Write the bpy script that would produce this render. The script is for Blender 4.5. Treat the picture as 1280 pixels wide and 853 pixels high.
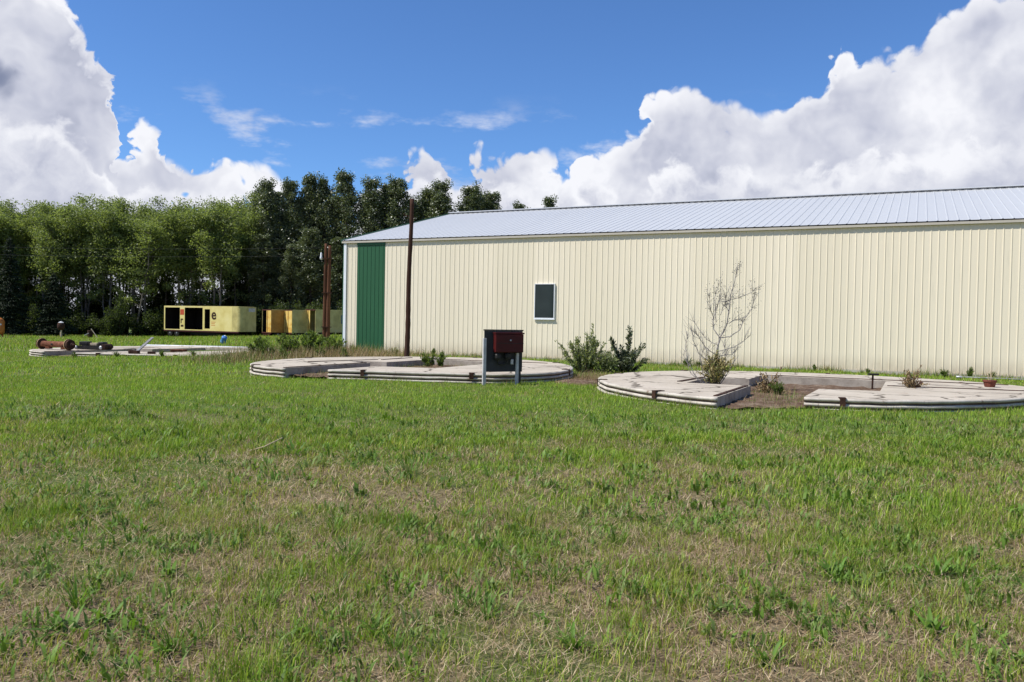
import bpy, bmesh, math, random
import numpy as np
from mathutils import Vector, Matrix

for o in list(bpy.data.objects):
    bpy.data.objects.remove(o)
scene = bpy.context.scene
COL = scene.collection
R = math.radians
random.seed(7)
rng = np.random.default_rng(11)

# ------------------------------------------------------------------ camera
cam_d = bpy.data.cameras.new('camera')
cam = bpy.data.objects.new('camera', cam_d)
COL.objects.link(cam)
cam_d.sensor_width = 36.0
cam_d.lens = 36.0 * 1033.0 / 1280.0
cam_d.clip_start = 0.1
cam_d.clip_end = 6000
cam.matrix_world = (Matrix.Translation((0, 0, 1.5)) @ Matrix.Rotation(R(90) - 0.0226, 4, 'X')
                    @ Matrix.Rotation(0.0187, 4, 'Z'))
scene.camera = cam

# ------------------------------------------------------------------ sun, sky, exposure
SUN_EL = R(53)
SUN_H = Vector((-0.967, -0.254))                       # horizontal direction towards the sun
sun_d = bpy.data.lights.new('sun', 'SUN')
sun_d.energy = 3.9
sun_d.angle = R(0.53)
sun_d.color = (1.0, 0.955, 0.88)
sun = bpy.data.objects.new('sun', sun_d)
COL.objects.link(sun)
to_sun = Vector((SUN_H.x * math.cos(SUN_EL), SUN_H.y * math.cos(SUN_EL), math.sin(SUN_EL)))
sun.rotation_euler = to_sun.to_track_quat('Z', 'Y').to_euler()
sun.location = to_sun * 60

world = bpy.data.worlds.new('World')
scene.world = world
world.use_nodes = True
wt = world.node_tree
wt.nodes.clear()


def wn(kind, **kw):
    n = wt.nodes.new(kind)
    for k, v in kw.items():
        setattr(n, k, v)
    return n


def wl(a, b):
    wt.links.new(a, b)


def wmath(op, a, b=None, c=None, clamp=False):
    n = wn('ShaderNodeMath', operation=op, use_clamp=clamp)
    for i, v in enumerate((a, b, c)):
        if v is None:
            continue
        if isinstance(v, (int, float)):
            n.inputs[i].default_value = v
        else:
            wl(v, n.inputs[i])
    return n.outputs[0]


def wsmooth(v, lo, hi):
    n = wn('ShaderNodeMapRange', interpolation_type='SMOOTHSTEP')
    wl(v, n.inputs['Value'])
    n.inputs['From Min'].default_value = lo
    n.inputs['From Max'].default_value = hi
    return n.outputs['Result']


sky = wn('ShaderNodeTexSky', sky_type='NISHITA')
sky.sun_disc = False
sky.sun_elevation = SUN_EL
sky.sun_rotation = math.atan2(SUN_H.x, SUN_H.y)
sky.altitude = 700
sky.air_density = 1.0
sky.dust_density = 0.0
sky.ozone_density = 6.0
tc = wn('ShaderNodeTexCoord')
sep = wn('ShaderNodeSeparateXYZ')
wl(tc.outputs['Generated'], sep.inputs[0])
az = wmath('MULTIPLY', wmath('ARCTAN2', sep.outputs[0], sep.outputs[1]), 180 / math.pi)
el = wmath('MULTIPLY', wmath('ARCSINE', sep.outputs[2]), 180 / math.pi)
# cumulus: how high the cloud bank stands at each bearing
TOPS = [(-60, 14), (-45, 19), (-38, 21.5), (-32, 20.5), (-29.8, 19.8), (-28.9, 18.0), (-27.9, 16.4), (-27.2, 14.2), (-26.7, 10.6), (-26.1, 11.2),
        (-25.0, 12.6), (-23.9, 12.0), (-23.3, 10.2), (-22.5, 10.2), (-21, 10.7), (-19, 10.9), (-17.4, 10.4), (-16.4, 8.8), (-15.2, 6.6), (-13, 7.4),
        (-10.6, 9.4), (-9.2, 11.2), (-8.4, 12.2), (-7.2, 12.2), (-6.0, 10.4), (-5.0, 9.8), (-3.6, 11.4), (-2.6, 12.0), (-1.2, 12.4), (0.2, 12.8), (1.4, 12.0), (2.2, 10.6),
        (2.8, 10.4), (3.5, 11.2), (4.6, 12.4), (6.3, 13.0), (8.2, 13.9), (9.0, 15.6), (10.2, 15.9), (12.0, 15.9), (14.0, 15.4), (16.2, 14.4),
        (18.2, 15.4), (19.8, 16.2), (20.5, 17.8), (23.0, 18.6), (26.0, 19.2), (29.0, 19.8), (33.0, 20.5), (40, 19.0), (50, 15), (60, 14)]
fc = wn('ShaderNodeFloatCurve')
cm = fc.mapping
cm.clip_min_x, cm.clip_min_y, cm.clip_max_x, cm.clip_max_y = 0, 0, 1, 1
crv = cm.curves[0]
pts = [((a + 60) / 120.0, t / 25.0) for a, t in TOPS]
crv.points[0].location = pts[0]
crv.points[1].location = pts[-1]
for p in pts[1:-1]:
    crv.points.new(*p)
cm.update()
top = wmath('MULTIPLY', fc.outputs[0], 25.0)


def wnoise(vec, scale, detail, rough, dist=0.0):
    n = wn('ShaderNodeTexNoise')
    wl(vec, n.inputs['Vector'])
    n.inputs['Scale'].default_value = scale
    n.inputs['Detail'].default_value = detail
    n.inputs['Roughness'].default_value = rough
    n.inputs['Distortion'].default_value = dist
    return n.outputs['Fac']


def wshift(vec, off):
    n = wn('ShaderNodeVectorMath', operation='ADD')
    wl(vec, n.inputs[0])
    n.inputs[1].default_value = off
    return n.outputs[0]


def cloud_noise(vec, det, vdet):
    big = wnoise(vec, 7.0, det, 0.62)
    v = wn('ShaderNodeTexVoronoi', feature='F1')
    wl(vec, v.inputs['Vector'])
    v.inputs['Scale'].default_value = 17.0
    v.inputs['Detail'].default_value = vdet
    v.inputs['Roughness'].default_value = 0.62
    v.inputs['Lacunarity'].default_value = 2.3
    puff = wmath('MULTIPLY_ADD', v.outputs['Distance'], -1.15, 0.50)
    return wmath('ADD', wmath('MULTIPLY_ADD', big, 2.4, -1.2), puff), big, puff


D0 = tc.outputs['Generated']
warpn = wn('ShaderNodeTexNoise')
wl(D0, warpn.inputs['Vector'])
warpn.inputs['Scale'].default_value = 20
warpn.inputs['Detail'].default_value = 3
warp = wn('ShaderNodeVectorMath', operation='MULTIPLY_ADD')
wl(warpn.outputs['Color'], warp.inputs[0])
warp.inputs[1].default_value = (0.035, 0.035, 0.035)
wl(D0, warp.inputs[2])
DV = warp.outputs[0]
cn0, big0, puff0 = cloud_noise(DV, 8, 2.0)
big1 = wnoise(wshift(DV, (-0.032, -0.006, 0.040)), 7.0, 4, 0.58)
azj = wmath('ADD', az, wmath('MULTIPLY_ADD', big0, 7.0, wmath('MULTIPLY_ADD', puff0, 1.6, -3.5)))   # ragged flanks
wl(wmath('MULTIPLY_ADD', azj, 1 / 120.0, 0.5, clamp=True), fc.inputs['Value'])
below = wmath('SUBTRACT', top, el)                                    # degrees below the bank's top
body = wmath('MINIMUM', wmath('MULTIPLY', below, 0.52), 1.15)
dens = wmath('MULTIPLY_ADD', cn0, 0.62, wmath('ADD', body, 0.12))
# loose blue gaps low in the bank
gapn = wnoise(wshift(D0, (3.1, 1.7, 0.4)), 11.0, 3, 0.5)
gap = wmath('MULTIPLY', wsmooth(gapn, 0.59, 0.70), 1.5)
dens = wmath('SUBTRACT', dens, wmath('MULTIPLY', gap, wsmooth(el, 12.0, 9.0)))
mask = wsmooth(dens, -0.03, 0.30)
# thin high wisps
wv = wn('ShaderNodeMapping')
wl(wshift(D0, (0.25, 0.3, 0.02)), wv.inputs['Vector'])
wv.inputs['Scale'].default_value = (6.0, 6.0, 16.0)
wisp = wmath('MULTIPLY', wsmooth(wnoise(wv.outputs[0], 1.6, 5, 0.6), 0.53, 0.72), 0.62)
wisp = wmath('MULTIPLY', wisp, wsmooth(el, 15.5, 12.5))
# light and shade of the cloud: relief towards the sun, greyer bases
relief = wmath('ADD', wmath('MULTIPLY', wmath('SUBTRACT', big0, big1), 3.2), wmath('MULTIPLY', puff0, 0.45))
thick = wsmooth(dens, 0.25, 1.5)
lum = wmath('MULTIPLY_ADD', relief, 0.36, 1.0)
lum = wmath('MULTIPLY_ADD', thick, -0.06, lum)
lowgrey = wnoise(wshift(D0, (0.4, 2.2, 1.1)), 4.2, 5, 0.62)
lum = wmath('MULTIPLY_ADD', wmath('MULTIPLY', wsmooth(lowgrey, 0.42, 0.60), thick), -0.36, lum)
# a nearer, lower bank of heaped cloud in front of the tall one
cnb, bigb, puffb = cloud_noise(wshift(DV, (1.37, 0.61, -0.42)), 7, 1.0)
front = wmath('SUBTRACT', wmath('MULTIPLY_ADD', bigb, 9.0, wmath('MULTIPLY', top, 0.42)), el)
dens2 = wmath('MULTIPLY_ADD', cnb, 0.55, wmath('MINIMUM', wmath('MULTIPLY', front, 0.40), 1.15))
mask2 = wsmooth(dens2, 0.0, 0.45)
lum2 = wmath('MULTIPLY_ADD', puffb, 0.22, wmath('MULTIPLY_ADD', wsmooth(dens2, 0.25, 1.5), -0.26, 1.06))
lum2 = wmath('MULTIPLY_ADD', wmath('MULTIPLY', wsmooth(bigb, 0.40, 0.62), wsmooth(dens2, 0.3, 1.3)), -0.20, lum2)
lum2 = wmath('MULTIPLY_ADD', wmath('SUBTRACT', big0, big1), 0.9, lum2)
lum = wmath('ADD', wmath('MULTIPLY', lum, wmath('SUBTRACT', 1.0, mask2)), wmath('MULTIPLY', lum2, mask2))
# one slate grey scud low in front of the left cloud tower
sa = wmath('MULTIPLY', wmath('ADD', az, 32.2), 0.42)
se = wmath('MULTIPLY', wmath('SUBTRACT', el, 13.3), 0.50)
sd = wmath('SQRT', wmath('ADD', wmath('MULTIPLY', sa, sa), wmath('MULTIPLY', se, se)))
scud = wsmooth(wmath('MULTIPLY_ADD', cn0, -0.45, sd), 1.05, 0.45)
lum = wmath('MULTIPLY_ADD', scud, -0.42, lum)
lum = wmath('MAXIMUM', lum, 0.22)
lum = wmath('MINIMUM', lum, 1.04)
ramp = wn('ShaderNodeValToRGB')
ramp.color_ramp.elements[0].position = 0.20
ramp.color_ramp.elements[0].color = (0.15, 0.19, 0.32, 1)
ramp.color_ramp.elements[1].position = 1.0
ramp.color_ramp.elements[1].color = (0.93, 0.94, 0.99, 1)
e = ramp.color_ramp.elements.new(0.62)
e.color = (0.56, 0.585, 0.70, 1)
wl(lum, ramp.inputs[0])
cscale = wn('ShaderNodeVectorMath', operation='SCALE')
wl(ramp.outputs[0], cscale.inputs[0])
cscale.inputs['Scale'].default_value = 6.6
mixw = wn('ShaderNodeMix', data_type='RGBA')
wl(wmath('MAXIMUM', mask, wisp), mixw.inputs['Factor'])
tint = wn('ShaderNodeMix', data_type='RGBA', blend_type='MULTIPLY')
tint.inputs['Factor'].default_value = 1.0
wl(sky.outputs[0], tint.inputs['A'])
tint.inputs['B'].default_value = (0.62, 0.80, 1.0, 1)
wl(tint.outputs['Result'], mixw.inputs['A'])
wl(cscale.outputs[0], mixw.inputs['B'])
bg = wn('ShaderNodeBackground')
bg.inputs['Strength'].default_value = 0.10
wl(mixw.outputs['Result'], bg.inputs['Color'])
wo = wn('ShaderNodeOutputWorld')
wl(bg.outputs[0], wo.inputs['Surface'])
world.cycles.sampling_method = 'MANUAL'
world.cycles.sample_map_resolution = 512

scene.view_settings.view_transform = 'Standard'
scene.view_settings.look = 'None'
scene.view_settings.exposure = 0.6
scene.view_settings.gamma = 1.0
scene.view_settings.use_curve_mapping = False
scene.cycles.max_bounces = 6
scene.cycles.diffuse_bounces = 3
scene.cycles.glossy_bounces = 2
scene.cycles.transmission_bounces = 4
scene.cycles.transparent_max_bounces = 4


# ------------------------------------------------------------------ helpers
class NT:
    """small wrapper for building a node material"""
    def __init__(self, name, rough=0.8, spec=0.3, metal=0.0):
        self.m = bpy.data.materials.new(name)
        self.m.use_nodes = True
        self.t = self.m.node_tree
        self.b = self.t.nodes['Principled BSDF']
        self.b.inputs['Roughness'].default_value = rough
        self.b.inputs['Specular IOR Level'].default_value = spec
        self.b.inputs['Metallic'].default_value = metal

    def n(self, kind, **kw):
        n = self.t.nodes.new(kind)
        for k, v in kw.items():
            setattr(n, k, v)
        return n

    def l(self, a, b):
        self.t.links.new(a, b)

    def coord(self, which='Object', scale=(1, 1, 1)):
        c = self.n('ShaderNodeTexCoord')
        mp = self.n('ShaderNodeMapping')
        mp.inputs['Scale'].default_value = scale
        self.l(c.outputs[which], mp.inputs['Vector'])
        return mp.outputs[0]

    def world(self, scale=(1, 1, 1)):
        g = self.n('ShaderNodeNewGeometry')
        mp = self.n('ShaderNodeMapping')
        mp.inputs['Scale'].default_value = scale
        self.l(g.outputs['Position'], mp.inputs['Vector'])
        return mp.outputs[0]

    def noise(self, vec, scale, detail=4, rough=0.55, dist=0.0):
        n = self.n('ShaderNodeTexNoise')
        self.l(vec, n.inputs['Vector'])
        n.inputs['Scale'].default_value = scale
        n.inputs['Detail'].default_value = detail
        n.inputs['Roughness'].default_value = rough
        n.inputs['Distortion'].default_value = dist
        return n.outputs['Fac']

    def ramp(self, fac, stops):
        r = self.n('ShaderNodeValToRGB')
        els = r.color_ramp.elements
        els[0].position, els[0].color = stops[0][0], (*stops[0][1], 1)
        els[1].position, els[1].color = stops[-1][0], (*stops[-1][1], 1)
        for p, c in stops[1:-1]:
            e = els.new(p)
            e.color = (*c, 1)
        self.l(fac, r.inputs[0])
        return r.outputs[0]

    def mix(self, fac, a, b, mode='MIX'):
        m = self.n('ShaderNodeMix', data_type='RGBA', blend_type=mode)
        for s, v in (('Factor', fac), ('A', a), ('B', b)):
            if isinstance(v, (int, float)):
                m.inputs[s].default_value = v
            elif isinstance(v, tuple):
                m.inputs[s].default_value = (*v, 1)
            else:
                self.l(v, m.inputs[s])
        return m.outputs['Result']

    def smooth(self, v, lo, hi):
        n = self.n('ShaderNodeMapRange', interpolation_type='SMOOTHSTEP')
        self.l(v, n.inputs['Value'])
        n.inputs['From Min'].default_value = lo
        n.inputs['From Max'].default_value = hi
        return n.outputs['Result']

    def color(self, c):
        if isinstance(c, tuple):
            self.b.inputs['Base Color'].default_value = (*c, 1)
        else:
            self.l(c, self.b.inputs['Base Color'])

    def bump(self, h, strength=0.3, dist=0.01):
        b = self.n('ShaderNodeBump')
        b.inputs['Strength'].default_value = strength
        b.inputs['Distance'].default_value = dist
        self.l(h, b.inputs['Height'])
        self.l(b.outputs[0], self.b.inputs['Normal'])


def worn(name, c0, c1, c2, scale=2.0, rough=0.7, spec=0.3, metal=0.0, bump=0.2, bdist=0.004, stretch=(1, 1, 1)):
    t = NT(name, rough, spec, metal)
    v = t.coord('Object', stretch)
    a = t.ramp(t.noise(v, scale, 6, 0.62), [(0.30, c0), (0.52, c1), (0.72, c2)])
    t.color(a)
    t.bump(t.noise(v, scale * 9, 4, 0.6), bump, bdist)
    return t.m


M = {}

# concrete, weathered
t = NT('concrete', 0.92, 0.2)
v = t.world()
c = t.ramp(t.noise(v, 0.9, 7, 0.65), [(0.28, (0.37, 0.32, 0.255)), (0.5, (0.46, 0.405, 0.325)), (0.75, (0.53, 0.47, 0.385))])
c = t.mix(t.smooth(t.noise(v, 3.4, 6, 0.7), 0.60, 0.76), c, (0.27, 0.235, 0.195))
c = t.mix(t.smooth(t.noise(t.world((1.5, 1.5, 9.0)), 2.2, 5, 0.7), 0.58, 0.70), c, (0.33, 0.25, 0.19))
vo = t.n('ShaderNodeTexVoronoi', feature='DISTANCE_TO_EDGE')
wrp = t.n('ShaderNodeVectorMath', operation='MULTIPLY_ADD')
nn_ = t.n('ShaderNodeTexNoise')
t.l(v, nn_.inputs['Vector'])
nn_.inputs['Scale'].default_value = 2.5
nn_.inputs['Detail'].default_value = 6
t.l(nn_.outputs['Color'], wrp.inputs[0])
wrp.inputs[1].default_value = (0.6, 0.6, 0.0)
t.l(v, wrp.inputs[2])
t.l(wrp.outputs[0], vo.inputs['Vector'])
vo.inputs['Scale'].default_value = 0.55
c = t.mix(t.smooth(vo.outputs['Distance'], 0.022, 0.006), c, (0.12, 0.10, 0.075))
c = t.mix(t.smooth(t.noise(v, 9.0, 6, 0.75), 0.62, 0.78), c, (0.20, 0.17, 0.13))
t.color(c)
t.bump(t.noise(v, 26, 6, 0.7), 0.5, 0.006)
M['concrete'] = t.m
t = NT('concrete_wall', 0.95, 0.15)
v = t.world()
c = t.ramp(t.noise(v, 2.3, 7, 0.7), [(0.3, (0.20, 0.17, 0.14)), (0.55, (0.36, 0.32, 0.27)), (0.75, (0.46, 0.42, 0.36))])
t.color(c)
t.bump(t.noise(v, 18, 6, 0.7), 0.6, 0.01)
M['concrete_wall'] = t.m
t = NT('rim_concrete', 0.9, 0.2)
v = t.world()
c = t.ramp(t.noise(v, 1.8, 7, 0.7), [(0.3, (0.30, 0.265, 0.22)), (0.52, (0.47, 0.43, 0.365)), (0.72, (0.60, 0.56, 0.49))])
c = t.mix(t.smooth(t.noise(t.world((3.0, 3.0, 1.0)), 2.6, 5, 0.7), 0.60, 0.70), c, (0.22, 0.16, 0.12))
t.color(c)
t.bump(t.noise(v, 22, 6, 0.7), 0.5, 0.006)
M['rim'] = t.m
t = NT('rim_groove', 0.95, 0.1)
v = t.world()
t.color(t.ramp(t.noise(v, 2.4, 6, 0.7), [(0.3, (0.07, 0.05, 0.04)), (0.6, (0.17, 0.125, 0.10)), (0.75, (0.30, 0.25, 0.21))]))
M['groove'] = t.m
t = NT('pit_dirt', 0.97, 0.1)
v = t.world()
c = t.ramp(t.noise(v, 3.0, 8, 0.72), [(0.3, (0.075, 0.045, 0.03)), (0.5, (0.16, 0.105, 0.07)), (0.72, (0.33, 0.26, 0.19))])
t.color(c)
t.bump(t.noise(v, 14, 6, 0.75), 1.0, 0.05)
M['dirt'] = t.m

# painted sheet metal
t = NT('cream_sheet', 0.5, 0.35)
v = t.coord('Object')
c = t.mix(t.noise(t.world((0.6, 0.6, 0.12)), 0.8, 4, 0.6), (0.80, 0.715, 0.545), (0.84, 0.76, 0.595))
c = t.mix(t.smooth(t.noise(t.world((6, 6, 0.5)), 1.0, 5, 0.6), 0.58, 0.80), c, (0.66, 0.60, 0.47))
dz = t.n('ShaderNodeSeparateXYZ')
g = t.n('ShaderNodeNewGeometry')
t.l(g.outputs['Position'], dz.inputs[0])
splash = t.n('ShaderNodeMath', operation='MULTIPLY')
t.l(t.smooth(dz.outputs[2], 0.75, 0.05), splash.inputs[0])
t.l(t.noise(t.world((5, 5, 2)), 1.3, 5, 0.65), splash.inputs[1])
c = t.mix(splash.outputs[0], c, (0.44, 0.36, 0.25))
oi = t.n('ShaderNodeObjectInfo')
c = t.mix(oi.outputs['Random'], c, t.mix(1.0, c, (0.93, 0.93, 0.915), 'MULTIPLY'))
t.color(c)
wv = t.noise(t.world((1.2, 1.2, 0.5)), 1.4, 2, 0.5)
t.bump(wv, 0.12, 0.03)
M['cream'] = t.m
t = NT('cream_trim', 0.45, 0.4)
t.color(t.mix(t.noise(t.world(), 2.0, 4, 0.6), (0.42, 0.385, 0.32), (0.52, 0.48, 0.40)))
M['trim'] = t.m
t = NT('white_trim', 0.42, 0.4)
t.color(t.mix(t.noise(t.world(), 2.4, 4, 0.6), (0.66, 0.70, 0.74), (0.78, 0.80, 0.82)))
M['white'] = t.m
t = NT('roof_sheet', 0.45, 0.5, 0.12)
v = t.world()
c = t.mix(t.noise(t.coord('Object', (0.3, 0.08, 0.3)), 2.0, 5, 0.6), (0.49, 0.50, 0.50), (0.565, 0.575, 0.57))
oi = t.n('ShaderNodeObjectInfo')
c = t.mix(oi.outputs['Random'], c, t.mix(1.0, c, (0.975, 0.975, 0.975), 'MULTIPLY'))
t.color(c)
M['roof'] = t.m
t = NT('green_sheet', 0.48, 0.4)
c = t.mix(t.noise(t.world((1, 1, 0.35)), 1.2, 5, 0.6), (0.012, 0.078, 0.030), (0.020, 0.108, 0.044))
t.color(c)
M['green'] = t.m
M['dark'] = worn('gap_shade', (0.01, 0.01, 0.01), (0.02, 0.02, 0.02), (0.03, 0.03, 0.03))
t = NT('window_glass', 0.08, 0.3)
t.color(t.mix(t.noise(t.world(), 1.6, 3, 0.5), (0.010, 0.017, 0.017), (0.03, 0.045, 0.045)))
M['glass'] = t.m

M['wood_dark'] = worn('pole_wood', (0.035, 0.018, 0.012), (0.06, 0.03, 0.02), (0.10, 0.055, 0.035), 3, 0.9, 0.15, 0, 0.6, 0.01, (1, 1, 0.12))
M['wood_rust'] = worn('pole_brown', (0.055, 0.025, 0.014), (0.11, 0.05, 0.028), (0.17, 0.085, 0.05), 3, 0.9, 0.15, 0, 0.6, 0.01, (1, 1, 0.12))
M['rust'] = worn('rust', (0.06, 0.025, 0.015), (0.16, 0.06, 0.032), (0.27, 0.13, 0.08), 6, 0.9, 0.2, 0.0, 0.6, 0.006)
M['rust_dark'] = worn('rust_dark', (0.018, 0.010, 0.008), (0.05, 0.025, 0.017), (0.10, 0.05, 0.03), 7, 0.9, 0.2, 0.0, 0.5, 0.006)
M['rust_edge'] = worn('rust_edge', (0.30, 0.19, 0.09), (0.40, 0.28, 0.14), (0.47, 0.35, 0.2), 7, 0.8, 0.2)
M['black'] = worn('black_paint', (0.008, 0.008, 0.008), (0.016, 0.015, 0.014), (0.035, 0.03, 0.028), 6, 0.6, 0.35)
M['grey_metal'] = worn('galvanised', (0.30, 0.31, 0.33), (0.42, 0.43, 0.45), (0.55, 0.56, 0.58), 5, 0.45, 0.5, 0.4)
M['dull_steel'] = worn('dull_steel', (0.13, 0.13, 0.13), (0.21, 0.21, 0.21), (0.30, 0.30, 0.29), 4, 0.75, 0.25)
M['pale_pipe'] = worn('pale_pipe', (0.42, 0.42, 0.42), (0.56, 0.57, 0.58), (0.68, 0.69, 0.70), 2, 0.5, 0.4)
M['plank'] = worn('bare_plank', (0.42, 0.33, 0.22), (0.55, 0.45, 0.31), (0.64, 0.55, 0.40), 3, 0.85, 0.2, 0, 0.4, 0.005)
M['blue'] = worn('blue_plastic', (0.04, 0.15, 0.42), (0.06, 0.22, 0.55), (0.12, 0.32, 0.65), 3, 0.45, 0.45)
M['orange'] = worn('orange_paint', (0.38, 0.11, 0.02), (0.50, 0.16, 0.025), (0.58, 0.22, 0.04), 2.5, 0.5, 0.4)
M['clay'] = worn('clay_brick', (0.10, 0.032, 0.022), (0.16, 0.052, 0.034), (0.22, 0.085, 0.055), 9, 0.9, 0.2)
M['board'] = worn('sign_board', (0.020, 0.021, 0.023), (0.032, 0.033, 0.036), (0.055, 0.056, 0.06), 2.5, 0.6, 0.3)
M['post'] = worn('post_grey', (0.34, 0.34, 0.33), (0.48, 0.47, 0.46), (0.60, 0.59, 0.56), 5, 0.7, 0.3)
M['redbox'] = worn('red_enamel', (0.045, 0.005, 0.005), (0.065, 0.006, 0.006), (0.095, 0.010, 0.009), 3, 0.55, 0.25)
M['yellow'] = worn('trailer_yellow', (0.58, 0.47, 0.15), (0.68, 0.58, 0.23), (0.73, 0.64, 0.30), 0.7, 0.5, 0.35)
M['yellow_shade_dirty'] = worn('trailer_yellow_shade_dirty', (0.32, 0.27, 0.10), (0.52, 0.44, 0.17), (0.60, 0.53, 0.24), 0.9, 0.6, 0.3)  # dirty nose, and rear trailers' sides with their shade put into the colour
M['door_yellow'] = worn('door_yellow', (0.52, 0.26, 0.05), (0.72, 0.50, 0.14), (0.78, 0.62, 0.26), 1.2, 0.55, 0.3)
M['interior_shade'] = worn('trailer_interior_shade', (0.012, 0.009, 0.009), (0.022, 0.016, 0.016), (0.035, 0.028, 0.026), 1.5, 0.9, 0.1)  # near-black, the shade inside the trailers put into the colour
M['chassis'] = worn('chassis', (0.008, 0.007, 0.007), (0.014, 0.011, 0.011), (0.03, 0.02, 0.018), 3, 0.8, 0.2)
M['maroon'] = worn('maroon_steel', (0.045, 0.014, 0.012), (0.07, 0.02, 0.018), (0.10, 0.03, 0.025), 3, 0.7, 0.3)
M['tyre'] = worn('tyre', (0.012, 0.012, 0.012), (0.02, 0.02, 0.02), (0.035, 0.033, 0.03), 6, 0.9, 0.2)
M['ink'] = worn('brown_lettering', (0.035, 0.018, 0.008), (0.045, 0.022, 0.01), (0.06, 0.03, 0.015), 3, 0.6, 0.3)
M['ink_red'] = worn('red_lettering', (0.38, 0.05, 0.02), (0.45, 0.07, 0.03), (0.5, 0.1, 0.05), 3, 0.6, 0.3)
M['ink_orange'] = worn('orange_lettering', (0.50, 0.22, 0.05), (0.56, 0.26, 0.07), (0.60, 0.30, 0.10), 3, 0.6, 0.3)
M['bluepanel'] = worn('blue_panel', (0.05, 0.09, 0.14), (0.07, 0.12, 0.18), (0.10, 0.16, 0.22), 3, 0.4, 0.4)
M['bark_pale'] = worn('bark_pale', (0.07, 0.06, 0.05), (0.14, 0.125, 0.105), (0.24, 0.22, 0.19), 1.2, 0.95, 0.1, 0, 0.5, 0.02)
M['bark_dark'] = worn('bark_dark', (0.03, 0.025, 0.02), (0.06, 0.048, 0.038), (0.11, 0.09, 0.07), 1.5, 0.95, 0.1, 0, 0.5, 0.02)
M['twig_grey'] = worn('dead_twig', (0.20, 0.185, 0.17), (0.30, 0.28, 0.26), (0.40, 0.375, 0.35), 8, 0.9, 0.1)
M['wire'] = worn('wire', (0.02, 0.02, 0.02), (0.035, 0.033, 0.03), (0.05, 0.05, 0.05), 3, 0.6, 0.3)


def leaf_mat(name, transl=0.35, rough=0.5, spec=0.3, gain=1.0):
    """colour from the leaf's own 'tone' attribute, partly translucent"""
    m = bpy.data.materials.new(name)
    m.use_nodes = True
    nt = m.node_tree
    b = nt.nodes['Principled BSDF']
    out = nt.nodes['Material Output']
    at = nt.nodes.new('ShaderNodeAttribute')
    at.attribute_name = 'tone'
    b.inputs['Roughness'].default_value = rough
    b.inputs['Specular IOR Level'].default_value = spec
    nt.links.new(at.outputs['Color'], b.inputs['Base Color'])
    tr = nt.nodes.new('ShaderNodeBsdfTranslucent')
    gm = nt.nodes.new('ShaderNodeMix')
    gm.data_type = 'RGBA'
    gm.blend_type = 'MULTIPLY'
    gm.inputs['Factor'].default_value = 1
    nt.links.new(at.outputs['Color'], gm.inputs['A'])
    gm.inputs['B'].default_value = (1.25, 1.3, 0.6, 1)
    nt.links.new(gm.outputs['Result'], tr.inputs['Color'])
    mx = nt.nodes.new('ShaderNodeMixShader')
    mx.inputs[0].default_value = transl
    nt.links.new(b.outputs[0], mx.inputs[1])
    nt.links.new(tr.outputs[0], mx.inputs[2])
    nt.links.new(mx.outputs[0], out.inputs['Surface'])
    return m


M['leaf'] = leaf_mat('leaf', 0.5, 0.5, 0.3)
M['leaf_gloss'] = leaf_mat('leaf_glossy', 0.25, 0.38, 0.5)
M['needle'] = leaf_mat('needle', 0.10, 0.6, 0.2)
M['grass'] = leaf_mat('grass_blade', 0.35, 0.55, 0.25)
M['straw'] = leaf_mat('straw', 0.20, 0.7, 0.15)


def tag(o, label=None, cat=None, group=None, kind=None):
    if label:
        o['label'] = label
    if cat:
        o['category'] = cat
    if group:
        o['group'] = group
    if kind:
        o['kind'] = kind
    return o


def empty(name, loc=(0, 0, 0), rz=0.0):
    o = bpy.data.objects.new(name, None)
    o.empty_display_size = 0.3
    o.location = loc
    o.rotation_euler = (0, 0, rz)
    COL.objects.link(o)
    return o


def link(name, me, parent=None, loc=None, rz=None):
    o = bpy.data.objects.new(name, me)
    COL.objects.link(o)
    if parent is not None:
        o.parent = parent
    if loc is not None:
        o.location = loc
    if rz is not None:
        o.rotation_euler = (0, 0, rz)
    return o


def copy_tree(o, parent=None):
    c = o.copy()
    COL.objects.link(c)
    c.parent = parent
    for ch in list(o.children):
        copy_tree(ch, c)
    return c


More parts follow.
